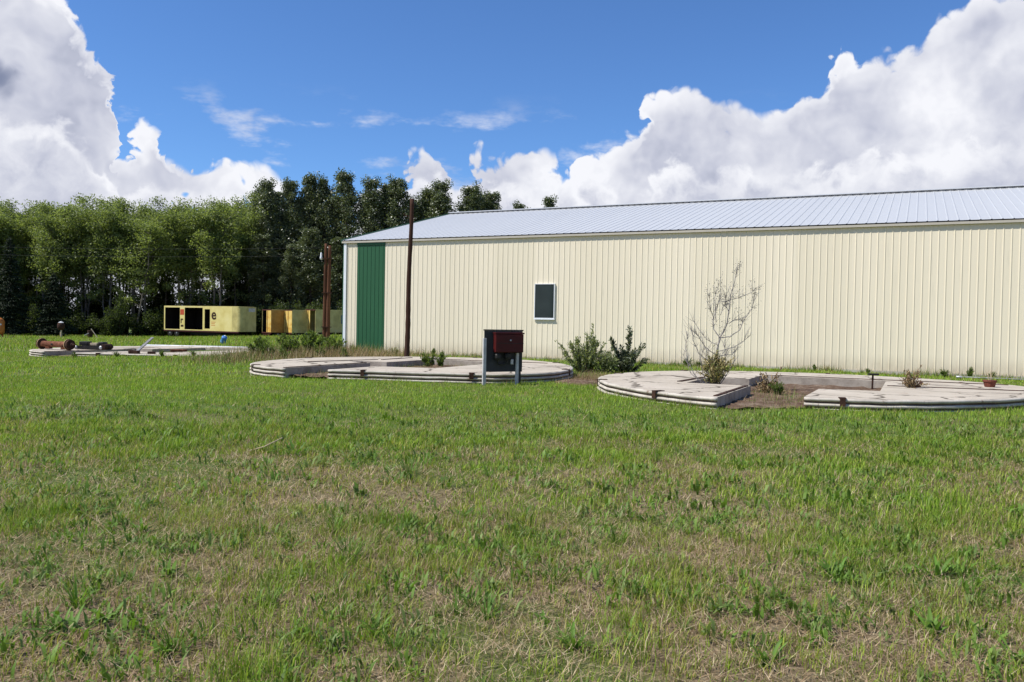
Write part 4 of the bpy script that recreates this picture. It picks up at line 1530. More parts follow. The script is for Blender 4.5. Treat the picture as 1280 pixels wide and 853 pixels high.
# poplar row
POP = [(-42.4, 17.6, 0.9), (-39.3, 21.2, 0.95), (-37.0, 21.6, 0.9), (-34.4, 22.0, 1.0), (-31.9, 22.9, 1.0), (-29.2, 22.6, 1.0), (-25.1, 23.3, 1.25),
       (-21.4, 22.2, 1.05), (-19.6, 22.0, 1.0), (-17.6, 22.6, 1.15), (-14.0, 21.4, 1.1), (-12.2, 21.0, 1.0), (-10.3, 21.9, 1.1), (-6.6, 21.6, 1.2), (-3.5, 21.0, 1.1), (0.9, 19.6, 0.9), (5.5, 20.0, 0.9)]
for i, (x, top_z, w) in enumerate(POP):
    y = 128.0 + tr.uniform(-1.5, 1.5)
    g = float(terrain(x, y))
    plant_tree('poplar_tree', poplars, i, x, y, (top_z - g) / 23.0, w * 1.04, tr.uniform(0, 6.28),
               'tall dark poplar in the row behind the shed', 'tree', 'poplars in the row behind the shed')
for i, x in enumerate((-41.5, -38.2, -35.6, -33.2, -30.6, -27.4, -23.4, -19.8, -15.8, -12.0, -8.6, -5.2)):
    y = 133.0 + tr.uniform(-1.0, 1.0)
    plant_tree('poplar_tree', poplars, i + 2, x, y, tr.uniform(0.90, 0.98) - 0.003 * i, 1.35, tr.uniform(0, 6.28),
               'tall dark poplar in the row behind the shed', 'tree', 'poplars in the row behind the shed')
for i, (x, y, hs, w) in enumerate(((-36.5, 122, 0.62, 1.0), (-33.0, 121, 0.55, 1.0), (-29.8, 121.5, 0.66, 1.1), (-26.0, 122, 0.60, 1.1), (-22.5, 122, 0.6, 1.1))):
    plant_tree('poplar_tree', poplars, i + 1, x, y, hs, w, tr.uniform(0, 6.28),
               'shorter bushy poplar standing just behind the yellow trailers', 'tree', 'young poplars behind the trailers')
# spruces at the far left
plant_tree('spruce_tree', spruces, 0, -64.2, 105.5, 1.05, 1.0, 0.3, 'tall dark spruce at the left edge of the wood', 'tree', 'dark spruces')
plant_tree('spruce_tree', spruces, 1, -59.4, 107.0, 0.95, 1.0, 1.9, 'shorter dark spruce right of the tall spruce', 'tree', 'dark spruces')
plant_tree('spruce_tree', spruces, 0, -68.5, 109.0, 0.9, 1.1, 4.0, 'dark spruce just outside the left edge, behind the tall one', 'tree', 'dark spruces')
# undergrowth
for i in range(34):
    x = -78 + i * 1.75 + tr.uniform(-0.6, 0.6)
    y = 113.8 + tr.uniform(-0.8, 3.0) + (1.5 if x > -46 else 0)
    plant_tree('undergrowth_shrub', bushes, i, x, y, tr.uniform(0.75, 1.5), tr.uniform(0.8, 1.2), tr.uniform(0, 6.28),
               'dark leafy shrub under the trees at the wood edge', 'shrub', 'undergrowth along the wood edge', ('stem', 'foliage'))
for i in range(22):
    x = -80 + i * 2.6 + tr.uniform(-0.6, 0.6)
    plant_tree('undergrowth_shrub', bushes, i + 1, x, 126 + tr.uniform(-2, 2), tr.uniform(1.5, 2.7), 1.5, tr.uniform(0, 6.28),
               'dark leafy shrub under the trees at the wood edge', 'shrub', 'undergrowth along the wood edge', ('stem', 'foliage'))
pale = shrub(450, 3.6, 1.5, [(0.10, 0.14, 0.035), (0.13, 0.17, 0.05)], 0.15, 9, 80)
plant_tree('pale_shrub', [pale], 0, -42.4, 116.6, 1.45, 1.0, 0.4, 'pale green shrub showing above the long yellow trailer', 'shrub', None, ('stem', 'foliage'))

# ------------------------------------------------------------------ shrubs and plants by the pads
SILVER = [(0.21, 0.25, 0.115), (0.27, 0.30, 0.165), (0.155, 0.20, 0.072), (0.34, 0.365, 0.235)]
GLOSS = [(0.075, 0.10, 0.045), (0.11, 0.135, 0.07), (0.20, 0.22, 0.15), (0.05, 0.07, 0.03)]


def willow(seed, shoots, leaf, tones, mat, per_m=75, spread=0.05):
    """shoots: list of (base xy, tip xyz); narrow leaves set along each shoot"""
    r = np.random.default_rng(seed)
    m = MB()
    P, A = [], []
    for b, tip in shoots:
        st = limb(m, (b[0], b[1], -0.05), tip, 0.012, 0.003, r, 0.08, 5, 7)
        st = np.array(st)
        L = np.linalg.norm(np.diff(st, axis=0), axis=1).sum()
        n = int(per_m * L)
        u = r.uniform(0.12, 1.0, n) * (len(st) - 1)
        i = np.minimum(u.astype(int), len(st) - 2)
        p = st[i] + (st[i + 1] - st[i]) * (u - i)[:, None]
        out = unit(n, r)
        dirv = (st[-1] - st[0]) / np.linalg.norm(st[-1] - st[0])
        a = dirv * 0.7 + out * 0.9
        P.append(p + out * spread)
        A.append(a)
        for q in range(3):
            j = int(r.integers(2, len(st) - 1))
            e = st[j] + (dirv * 0.6 + unit(1, r)[0] * 0.6) * r.uniform(0.15, 0.35)
            limb(m, st[j], e, 0.005, 0.002, r, 0.08, 4, 3)
            k = 16
            uu = r.random((k, 1))
            P.append(st[j] + (e - st[j]) * uu + unit(k, r) * spread * 0.8)
            A.append(np.tile(dirv, (k, 1)) + unit(k, r) * 0.8)
    P, A = np.concatenate(P), np.concatenate(A)
    A /= np.linalg.norm(A, axis=1, keepdims=True)
    V, F, T = leaf_cards(P, leaf, r, 2.6, 0.1, pick_tone(len(P), r, tones), 0.2, A)
    return m.mesh('stems', M['bark_dark'], True), np_mesh('leaves', V, F, M[mat], T)


def shoots(seed, n, wid, hmin, hmax, lean=(0, 0)):
    r = np.random.default_rng(seed)
    out = []
    for k in range(n):
        a, q = r.uniform(0, 6.28), r.random() ** 0.6
        h = hmax - (hmax - hmin) * q ** 1.3 * r.uniform(0.6, 1.1)
        out.append(((0.12 * wid * math.cos(a), 0.12 * wid * math.sin(a)),
                    (lean[0] + wid * q * math.cos(a), lean[1] + wid * 0.7 * q * math.sin(a), h)))
    return out


def plant(name, meshes, loc, rz, label, cat, group=None, sc=1.0, parts=('stems', 'leaves')):
    o = empty(name, loc, rz)
    o.scale = (sc, sc, sc)
    tag(o, label, cat, group)
    for nm, me in zip(parts, meshes):
        link(nm, me, o)
    return o


w1 = willow(500, shoots(500, 34, 0.85, 0.5, 1.25) + [((0.05, 0), (0.22, 0.0, 1.48))], 0.036, SILVER, 'leaf')
plant('willow_bush', w1, (2.25, 25.0, 0.0), 0.0, 'silvery green willow bush, left of the two bushes by the wall', 'bush')
sh = [((0, 0), (0.12, 0, 1.48)), ((0.05, 0), (0.16, 0.05, 1.36)), ((-0.05, 0), (-0.42, 0.0, 1.12)), ((-0.05, 0.05), (-0.36, 0.1, 1.02)), ((0.05, 0), (0.58, 0.05, 0.92)),
      ((0.08, 0), (0.72, -0.05, 0.48)), ((0, 0), (0.38, 0.2, 0.75)), ((0, 0), (-0.1, 0.1, 0.85)), ((0, 0), (0.25, -0.1, 0.7))]
w2 = willow(501, sh + shoots(502, 14, 0.55, 0.35, 0.72), 0.045, GLOSS, 'leaf_gloss', 95, 0.06)
plant('willow_bush', w2, (3.48, 25.3, 0.0), 0.0, 'dark glossy leaved bush with one tall shoot, right of the willow bush', 'bush')
w3 = willow(503, shoots(503, 22, 0.5, 0.35, 0.72), 0.03, SILVER, 'leaf', 95)
plant('low_bush', w3, (2.85, 24.7, 0.0), 0.0, 'low green bush filling the gap between the two wall bushes', 'bush')

# bare sapling on the near pad
PXM = 17.65 / 1033.0 / 4.487                       # metres for one unit of the branch sketch
BR = [([(310, 800), (308, 690), (318, 620), (335, 540), (350, 480), (380, 420), (392, 340), (400, 250), (425, 150), (435, 95)], 9, 1.4),
      ([(345, 490), (315, 440), (310, 380), (345, 290), (360, 262)], 4.5, 1.5), ([(345, 285), (400, 275), (500, 240), (550, 212)], 2.6, 1),
      ([(350, 485), (400, 480), (450, 440), (468, 385), (510, 320), (520, 240)], 4.5, 1.3), ([(395, 405), (430, 385), (468, 385)], 2.5, 1.5),
      ([(330, 525), (280, 500), (240, 450), (205, 390)], 3, 1), ([(320, 580), (260, 540), (215, 480), (170, 445)], 3, 1),
      ([(310, 640), (230, 580), (190, 500), (182, 455)], 3, 1), ([(335, 565), (420, 540), (480, 500), (512, 468)], 3, 1),
      ([(330, 590), (420, 580), (455, 548)], 2.5, 1), ([(300, 795), (215, 700), (170, 620), (165, 530), (182, 470)], 4, 1.2),
      ([(318, 795), (385, 705), (432, 620), (438, 555)], 4, 1.2), ([(310, 385), (285, 330), (265, 255)], 2.5, 0.9),
      ([(322, 400), (312, 260), (332, 190)], 2.4, 0.9), ([(305, 790), (250, 690), (225, 600), (240, 540)], 3, 1),
      ([(312, 790), (350, 700), (375, 610), (380, 560)], 3, 1), ([(306, 795), (190, 690), (150, 590)], 3, 1), ([(315, 690), (270, 610), (262, 540)], 2.4, 1),
      ([(320, 640), (370, 600), (400, 520)], 2.4, 1), ([(392, 340), (370, 300), (365, 255)], 2, 1), ([(345, 360), (365, 310), (392, 300)], 2, 1)]
dead = empty('bare_sapling', (4.31, 17.68, 0.06))
tag(dead, 'bare grey dead sapling growing from the near concrete pad', 'sapling')
dr = np.random.default_rng(77)
tips = []


def sk(p, dy):
    return np.array([(p[0] - 310) * PXM, dy, (800 - p[1]) * PXM])


for bi, (path, r0, r1) in enumerate(BR):
    m = MB()
    drift = 0.0 if bi == 0 else dr.uniform(-0.35, 0.35)
    P = [sk(p, drift * (i / max(1, len(path) - 1)) ** 1.29) for i, p in enumerate(path)]
    fine = []
    for i in range(len(P) - 1):
        for q in range(4):
            fine.append(P[i] + (P[i + 1] - P[i]) * q / 4 + dr.normal(size=3) * 0.004)
    fine.append(P[-1])
    n = len(fine)
    m.tube([tuple(p) for p in fine], [(r0 + (r1 - r0) * i / (n - 1)) * 0.0025 + 0.0018 for i in range(n)], 6)
    tips.append(P[-1])
    for q in range(int(9 + n * 1.0)):
        i = int(dr.integers(n // 4, n))
        dd = (fine[min(i + 1, n - 1)] - fine[max(i - 1, 0)])
        dd = dd / (np.linalg.norm(dd) + 1e-6)
        e = fine[i] + (dd * 0.6 + unit(1, dr)[0] * 0.7 + [0, 0, 0.4]) * dr.uniform(0.06, 0.26)
        m.tube([tuple(fine[i]), tuple((fine[i] + e) / 2 + dr.normal(size=3) * 0.01), tuple(e)], [0.0034, 0.0028, 0.0019], 4)
        if path[-1][1] < 300:
            tips.append(e)
    m.build('trunk' if bi == 0 else 'branch', M['twig_grey'], dead, smooth=True)
TP = np.repeat(np.array(tips), 3, axis=0) + dr.normal(size=(len(tips) * 3, 3)) * 0.035
V, F, T = leaf_cards(TP, 0.018, dr, 1.8, 0.2, pick_tone(len(TP), dr, [(0.12, 0.12, 0.11), (0.20, 0.19, 0.17)]), 0.2)
link('dry_leaves', np_mesh('dry_leaves', V, F, M['straw'], T), dead)


# ------------------------------------------------------------------ blades
def blades(X, Y, Z, length, width, lean, tone, r, curve=0.5, seg3=True, az=None):
    """tapered bent blades. seg3: quad + tip made of two faces of four corners (last one degenerate-free kite)"""
    n = len(X)
    az = r.uniform(0, 2 * np.pi, n) if az is None else az
    fx, fy = np.cos(az), np.sin(az)
    sx, sy = -fy, fx
    base = np.c_[X, Y, Z]
    tilt = lean
    mid = base + np.c_[fx * np.sin(tilt) * length * 0.5, fy * np.sin(tilt) * length * 0.5, np.cos(tilt) * length * 0.55]
    t2 = np.minimum(tilt + curve * r.uniform(0.4, 1.5, n), 1.5)
    tip = mid + np.c_[fx * np.sin(t2) * length * 0.5, fy * np.sin(t2) * length * 0.5, np.cos(t2) * length * 0.5]
    S = np.c_[sx, sy, np.zeros(n)] * (width * 0.5)[:, None]
    if seg3:
        V = np.stack([base - S * 0.8, base + S * 0.8, mid + S, mid - S, tip], axis=1).reshape(-1, 3)
        b = np.arange(n) * 5
        F3 = np.concatenate([np.c_[b, b + 1, b + 2], np.c_[b, b + 2, b + 3], np.c_[b + 3, b + 2, b + 4]])
        return V, F3, np.repeat(tone, 5, axis=0)
    V = np.stack([base - S, base + S, tip], axis=1).reshape(-1, 3)
    F3 = np.arange(3 * n).reshape(n, 3)
    return V, F3, np.repeat(tone, 3, axis=0)


def join(parts):
    V, F, T, k = [], [], [], 0
    for v, f, t in parts:
        V.append(v)
        F.append(f + k)
        T.append(t)
        k += len(v)
    return np.concatenate(V), np.concatenate(F), np.concatenate(T)


def in_poly(x, y, poly):
    inside = np.zeros(len(x), bool)
    n = len(poly)
    for i in range(n):
        (x1, y1), (x2, y2) = poly[i], poly[(i + 1) % n]
        c = ((y1 > y) != (y2 > y)) & (x < (x2 - x1) * (y - y1) / (y2 - y1 + 1e-12) + x1)
        inside ^= c
    return inside


RR, MR = catmull(RIGHT_RIM, 4), catmull(MID_RIM, 4)
_l = pad_world(MR, LD[0] + 0.85, LD[1] + 0.9)
_c = (mc[0] + LD[0] + 0.85, mc[1] + LD[1] + 0.9)
PADS = [pad_world(RR), pad_world(MR), [(_c[0] + (x - _c[0]) * 1.29, _c[1] + (y - _c[1]) * 1.2) for x, y in _l]]
SHED = [bw(-0.1, -0.06)[:2], bw(LEN, -0.06)[:2], bw(LEN, 20)[:2], bw(-0.1, 20)[:2]]


def clear(x, y):
    ok = ~in_poly(x, y, SHED)
    for p in PADS:
        ok &= ~in_poly(x, y, p)
    return ok


def brown(x, y):
    """0 lush .. 1 bare dry thatch"""
    b = 0.42 * fnoise(x, y, 0.7, 21, 4) + 0.58 * fnoise(x, y, 2.6, 31, 3)
    depth = np.interp(y, [2.0, 4.5, 7.0, 8.5, 10.5, 14.0, 20, 30, 60], [0.075, 0.07, 0.05, 0.012, -0.09, -0.17, -0.19, -0.13, -0.08])
    streak = np.exp(-((y - (8.0 - 0.10 * (x + 1.0))) / 0.35) ** 2) * np.exp(-((x + 1.2) / 2.6) ** 2) * 0.16
    streak = streak + np.exp(-((y - (12.5 - 0.35 * (x + 3.0))) / 0.4) ** 2) * np.exp(-((x + 4.0) / 2.5) ** 2) * 0.10
    soil = np.exp(-(((x - 1.9) / 0.9) ** 2 + ((y - 20.6) / 1.3) ** 2)) * 0.6
    return np.clip((b + depth + streak + soil - 0.36) / 0.34, 0, 1)


def scatter(n, y0, y1, r, margin=1.25, left=None):
    """points over the ground wedge in front of the camera, a little wider than the view, even per square metre"""
    u = r.random(n)
    y = np.sqrt(y0 ** 2 + (y1 ** 2 - y0 ** 2) * u)
    hw = 0.62 * margin
    x = r.uniform(-1, 1, n) * (hw * y + 1.8)
    return x, y


def green_tone(x, y, r, b):
    n = len(x)
    g = np.array([[0.100, 0.190, 0.026], [0.130, 0.225, 0.036], [0.080, 0.150, 0.022], [0.170, 0.250, 0.055], [0.190, 0.215, 0.070]])
    k = r.choice(5, n, p=[0.30, 0.30, 0.16, 0.14, 0.10])
    t = g[k]
    big = fnoise(x, y, 0.18, 51, 3)[:, None]
    t = t * (0.82 + 0.36 * big)
    t = t * (1 - 0.10 * b[:, None]) + b[:, None] * np.array([0.030, 0.012, 0.006])
    return t * np.array([1.84, 1.62, 1.04]) * r.uniform(0.7, 1.3, (n, 1))


def straw_tone(n, r):
    g = np.array([[0.50, 0.39, 0.235], [0.40, 0.29, 0.165], [0.60, 0.49, 0.32], [0.29, 0.195, 0.115], [0.44, 0.31, 0.195]])
    return g[r.choice(5, n)] * r.uniform(0.75, 1.2, (n, 1))


def soil_keep(x, y):
    return ((x - 1.95) / 0.95) ** 2 + ((y - 20.5) / 1.5) ** 2


gr = np.random.default_rng(901)
parts = []
# near turf: clumped fine blades
for (n_cl, per, y0, y1, rad, lmin, lmax, wd, seg3, marg) in (
        (18500, 14, 2.3, 6.5, 0.050, 0.05, 0.145, 0.0038, True, 1.25),
        (20000, 12, 6.5, 11.0, 0.075, 0.05, 0.13, 0.0060, True, 1.25),
        (26000, 12, 11.0, 20.5, 0.14, 0.05, 0.105, 0.011, False, 1.2),
        (20000, 11, 20.5, 42.0, 0.24, 0.07, 0.15, 0.022, False, 1.15),
        (17000, 11, 42.0, 118.0, 0.60, 0.14, 0.34, 0.060, False, 1.1)):
    x, y = scatter(n_cl, y0, y1, gr, marg)
    b = brown(x, y)
    keep = gr.random(n_cl) > 0.70 * b
    x, y, b = x[keep], y[keep], b[keep]
    n = len(x)
    cl_len = gr.uniform(lmin, lmax, n) * (0.50 + 1.1 * fnoise(x, y, 2.6, 61, 3)) * (1 - 0.35 * b)
    cl_tone = green_tone(x, y, gr, b)
    X = np.repeat(x, per) + gr.normal(size=n * per) * rad
    Y = np.repeat(y, per) + gr.normal(size=n * per) * rad
    B = np.repeat(b, per)
    L = np.repeat(cl_len, per) * gr.uniform(0.45, 1.15, n * per)
    T = np.repeat(cl_tone, per, axis=0) * gr.uniform(0.8, 1.2, (n * per, 1))
    dry = gr.random(n * per) < 0.05 + 0.34 * B
    T[dry] = straw_tone(int(dry.sum()), gr) * 0.85
    ok = clear(X, Y) & (soil_keep(X, Y) > 0.8)
    X, Y, L, T = X[ok], Y[ok], L[ok], T[ok]
    Z = terrain(X, Y) - 0.012
    parts.append(blades(X, Y, Z, L, np.full(len(X), wd) * gr.uniform(0.7, 1.3, len(X)), np.abs(gr.normal(0.25, 0.22, len(X))), T, gr, 0.55, seg3))
# small broad leaved weeds mixed through the turf
for (n_cl, per, y0, y1, rad, lmin, lmax, wd) in ((2700, 9, 2.3, 6.5, 0.030, 0.035, 0.085, 0.011), (2500, 8, 6.5, 13.0, 0.045, 0.05, 0.11, 0.017)):
    x, y = scatter(n_cl, y0, y1, gr, 1.25)
    keep = fnoise(x, y, 1.6, 83, 3) > gr.uniform(0.30, 0.62, n_cl)
    x, y = x[keep], y[keep]
    n = len(x)
    sz = gr.uniform(0.6, 1.5, n)
    tone = np.array([[0.120, 0.215, 0.030], [0.160, 0.260, 0.045], [0.095, 0.165, 0.026], [0.19, 0.26, 0.075]])[gr.choice(4, n)]
    X = np.repeat(x, per) + gr.normal(size=n * per) * rad * np.repeat(sz, per)
    Y = np.repeat(y, per) + gr.normal(size=n * per) * rad * np.repeat(sz, per)
    L = gr.uniform(lmin, lmax, n * per) * np.repeat(sz, per)
    T = np.repeat(tone, per, axis=0) * gr.uniform(0.8, 1.25, (n * per, 1))
    parts.append(blades(X, Y, terrain(X, Y) + gr.uniform(0.0, 0.03, n * per), L, wd * gr.uniform(0.6, 1.3, n * per) * np.repeat(sz, per), np.abs(gr.normal(0.5, 0.35, n * per)), T, gr, 0.8, True))
V, F, T = join(parts)
grass = link('grass', np_mesh('grass', V, F, M['grass'], T))
tag(grass, 'rough green grass field with dry patches', 'grass', kind='stuff')

# dead stalks lying in the turf
parts = []
for (n, y0, y1, lmin, lmax, wd) in ((115000, 2.3, 6.5, 0.04, 0.12, 0.0032), (75000, 6.5, 12.0, 0.05, 0.14, 0.0050), (30000, 12.0, 30.0, 0.08, 0.18, 0.010)):
    x, y = scatter(n, y0, y1, gr, 1.28)
    b = brown(x, y)
    keep = (gr.random(n) < 0.10 + 0.80 * b) & clear(x, y)
    x, y = x[keep], y[keep]
    n = len(x)
    parts.append(blades(x, y, terrain(x, y) + gr.uniform(-0.004, 0.03, n), gr.uniform(lmin, lmax, n), np.full(n, wd) * gr.uniform(0.6, 1.4, n),
                        gr.uniform(0.95, 1.5, n), straw_tone(n, gr), gr, 0.15, False))
V, F, T = join(parts)
thatch = link('dry_thatch', np_mesh('dry_thatch', V, F, M['straw'], T))
tag(thatch, 'tan dead grass stalks matted in the turf', 'dry grass', kind='stuff')


# taller growth hugging the pads, the wall foot and the twin poles
def band(path, n, w, off, lmin, lmax, wd, tones, r, z=None, dens=None):
    P = np.array(path)
    seg = np.linalg.norm(np.diff(P, axis=0), axis=1)
    cum = np.r_[0, np.cumsum(seg)]
    u = r.uniform(0, cum[-1], n)
    i = np.clip(np.searchsorted(cum, u) - 1, 0, len(seg) - 1)
    f = (u - cum[i]) / seg[i]
    p = P[i] + (P[i + 1] - P[i]) * f[:, None]
    d = (P[i + 1] - P[i]) / seg[i][:, None]
    nn = np.c_[d[:, 1], -d[:, 0]]
    p = p + nn * (off + np.abs(r.normal(size=(n, 1))) * w)
    keep = vnoise(p[:, 0], p[:, 1], 1.5, 71) > r.uniform(0.1, 0.75, n)
    p = p[keep]
    n = len(p)
    T = pick_tone(n, r, tones) * r.uniform(0.75, 1.25, (n, 1))
    zz = terrain(p[:, 0], p[:, 1]) - 0.01 if z is None else np.full(n, z)
    hh = 0.55 + 0.9 * vnoise(p[:, 0], p[:, 1], 2.4, 73)
    return blades(p[:, 0], p[:, 1], zz, r.uniform(lmin, lmax, n) * hh, np.full(n, wd), np.abs(r.normal(0.22, 0.2, n)), T, r, 0.6, False)


GT = [(0.105, 0.185, 0.030), (0.135, 0.215, 0.040), (0.085, 0.145, 0.024), (0.18, 0.215, 0.065)]
DT = [(0.36, 0.27, 0.15), (0.28, 0.19, 0.10), (0.42, 0.33, 0.20), (0.20, 0.12, 0.07)]
parts = []
for P in PADS:
    parts.append(band(P, 3800, 0.10, 0.0, 0.05, 0.17, 0.008, GT + DT[:1], gr))
wallfoot = [bw(s, -0.05)[:2] for s in np.arange(0.0, 36, 0.5)]
parts.append(band(wallfoot, 9000, 0.30, 0.0, 0.10, 0.30, 0.016, GT + GT + DT, gr))
tall = link('edge_grass', np_mesh('edge_grass', *join(parts)[:2], M['grass'], join(parts)[2]))
tag(tall, 'longer grass fringing the concrete pads and the wall foot', 'grass', kind='stuff')

# dry brown growth between shed corner and pads, brown soil patch growth
parts = []
for (cx, cy, sx, sy, n, lmin, lmax, wd, tones) in ((-6.6, 31.0, 1.8, 1.8, 4200, 0.2, 0.6, 0.018, DT), (-8.5, 34.5, 1.6, 1.6, 3000, 0.3, 0.75, 0.02, DT + GT),
                                                   (1.9, 20.9, 0.5, 0.55, 2200, 0.04, 0.20, 0.008, DT + [(0.13, 0.07, 0.045)]),
                                                   (2.2, 22.2, 0.4, 0.7, 2000, 0.1, 0.28, 0.009, DT + GT[:1]), (-9.4, 29.5, 1.1, 1.5, 2600, 0.15, 0.5, 0.016, DT + GT)):
    x, y = cx + gr.normal(size=n) * sx, cy + gr.normal(size=n) * sy
    ok = clear(x, y)
    x, y = x[ok], y[ok]
    n = len(x)
    parts.append(blades(x, y, terrain(x, y) - 0.01, gr.uniform(lmin, lmax, n), np.full(n, wd), np.abs(gr.normal(0.3, 0.25, n)), pick_tone(n, gr, tones) * gr.uniform(0.7, 1.2, (n, 1)), gr, 0.6, False))
for (a, b, sa, sb, n, tones) in ((21.2, -14.2, 0.35, 0.9, 500, GT + DT), (20.6, -12.3, 0.25, 0.5, 300, DT), (10.4, -13.8, 0.3, 0.8, 500, GT + DT), (10.4, -10.2, 0.3, 0.5, 400, GT + DT), (11.6, -9.0, 0.6, 0.25, 300, DT + GT)):
    q = np.c_[gr.normal(size=n) * sa + a, gr.normal(size=n) * sb + b]
    p = np.array([bw(*c)[:2] for c in q])
    parts.append(blades(p[:, 0], p[:, 1], np.full(n, 0.11), gr.uniform(0.06, 0.22, n), np.full(n, 0.008), np.abs(gr.normal(0.3, 0.25, n)), pick_tone(n, gr, tones), gr, 0.6, False))
J = join(parts)
dryg = link('dry_growth', np_mesh('dry_growth', J[0], J[1], M['straw'], J[2]))
tag(dryg, 'dry brown weeds between the shed corner and the pads', 'dry grass', kind='stuff')

# bare soil beside the sign
m = MB()
N1 = 28
for j in range(N1 + 1):
    for i in range(N1 + 1):
        u, v = i / N1 * 2 - 1, j / N1 * 2 - 1
        x, y = 1.95 + u * 1.15, 20.6 + v * 1.75
        q = math.hypot(u, v)
        z = float(terrain(x, y)) + 0.06 * (1 - q ** 2) + random.uniform(-0.012, 0.012) - (0.06 if q > 1 else 0)
        m.v.append((x, y, z))
for j in range(N1):
    for i in range(N1):
        a = j * (N1 + 1) + i
        m.f.append((a, a + 1, a + N1 + 2, a + N1 + 1))
tag(m.build('bare_soil', M['dirt'], None, True), kind='structure')


# ------------------------------------------------------------------ single weeds
def weed_mesh(seed, kind):
    r = np.random.default_rng(seed)
    V, F, T = [], [], []
    n = {'dock': 16, 'tuft': 34, 'dandelion': 20}[kind]
    for k in range(n):
        a = r.uniform(0, 6.28)
        L = {'dock': r.uniform(0.06, 0.17), 'tuft': r.uniform(0.07, 0.20), 'dandelion': r.uniform(0.06, 0.14)}[kind]
        wd = {'dock': 0.0095, 'tuft': 0.0040, 'dandelion': 0.0085}[kind] * r.uniform(0.7, 1.3)
        el0 = {'dock': r.uniform(0.7, 1.45), 'tuft': r.uniform(0.9, 1.5), 'dandelion': r.uniform(0.3, 1.2)}[kind]
        p = np.array([math.cos(a), math.sin(a), 0]) * r.uniform(0, 0.055)
        el_ = el0
        seg = 6
        k0 = len(V)
        side = np.array([-math.sin(a), math.cos(a), 0])
        tone = np.array(pick_tone(1, r, [(0.11, 0.215, 0.030), (0.14, 0.245, 0.042), (0.085, 0.165, 0.024)])[0]) * r.uniform(0.85, 1.2)
        for i in range(seg + 1):
            f = i / seg
            prof = math.sin(math.pi * min(1, 0.12 + 0.88 * f)) ** 0.7 if kind != 'tuft' else (1 - f) ** 0.6
            if kind == 'dandelion':
                prof *= 1.15 if i % 2 else 0.62
            w = wd * max(prof, 0.06)
            up = np.cross(side, np.array([math.cos(a) * math.cos(el_), math.sin(a) * math.cos(el_), math.sin(el_)]))
            V += [p - side * w - up * w * 0.35, p, p + side * w - up * w * 0.35]
            T += [tone * 0.95, tone * 1.15, tone * 0.95]
            p = p + np.array([math.cos(a) * math.cos(el_), math.sin(a) * math.cos(el_), math.sin(el_)]) * L / seg
            el_ -= r.uniform(0.04, 0.24)
        for i in range(seg):
            b = k0 + 3 * i
            F += [(b, b + 1, b + 4, b + 3), (b + 1, b + 2, b + 5, b + 4)]
    return np_mesh('weed', np.array(V), np.array(F), M['grass'], np.array(T), True)


weeds = {k: [weed_mesh(700 + 10 * i + j, k) for j in range(4)] for i, k in enumerate(('dock', 'tuft', 'dandelion'))}
wr = random.Random(31)
big_spots = [(-0.98, 5.1, 'tuft', 1.3), (-1.42, 5.35, 'dock', 1.15), (-1.22, 5.75, 'tuft', 1.2), (0.28, 4.75, 'tuft', 1.2), (0.30, 3.75, 'dock', 1.2),
             (1.95, 4.9, 'dandelion', 1.4), (2.62, 5.0, 'dock', 1.5), (2.1, 4.05, 'dock', 1.35), (2.35, 3.75, 'dandelion', 1.3), (1.15, 3.62, 'dock', 1.2),
             (-2.05, 3.85, 'dandelion', 1.6), (-1.98, 4.05, 'dock', 1.3), (-2.2, 4.2, 'tuft', 1.3), (-3.1, 6.1, 'dandelion', 1.5), (-2.55, 5.7, 'dock', 1.2),
             (-2.35, 9.0, 'dandelion', 2.0), (-0.95, 7.9, 'tuft', 1.3), (-1.5, 3.7, 'tuft', 1.3), (-0.62, 3.9, 'dock', 1.1), (0.75, 5.6, 'tuft', 1.1),
             (1.55, 6.2, 'dock', 1.1), (2.95, 4.1, 'dandelion', 1.4), (0.05, 5.2, 'dandelion', 1.2), (-0.1, 4.1, 'tuft', 1.1), (-0.35, 6.3, 'dandelion', 1.2)]
for i in range(150):
    y = wr.uniform(2.9, 11.5)
    x = wr.uniform(-0.68, 0.68) * y
    big_spots.append((x, y, wr.choice(('dock', 'tuft', 'tuft', 'dandelion')), wr.uniform(0.5, 0.95)))
WL = {'dock': ('broad leaved green weed standing in the foreground turf', 'dock_weed'),
      'tuft': ('tuft of long green grass standing in the foreground turf', 'grass_tuft'),
      'dandelion': ('spreading rosette of jagged green leaves in the foreground turf', 'rosette_weed')}
for x, y, kd, sc in big_spots:
    sc *= 0.72 if kd == 'dock' else 0.9
    o = link(WL[kd][1], weeds[kd][wr.randrange(4)], None, (x, y, float(terrain(x, y)) - 0.005), wr.uniform(0, 6.28))
    o.scale = (sc, sc, sc * wr.uniform(0.85, 1.15))
    tag(o, WL[kd][0], 'weed' if kd != 'tuft' else 'grass tuft', 'weeds in the foreground turf')


# leafy weeds about the pads
def leafy_weed(seed, h, wid, tones, leaf, n=14):
    return willow(seed, shoots(seed, n, wid, h * 0.45, h), leaf, tones, 'leaf', 60, 0.04)


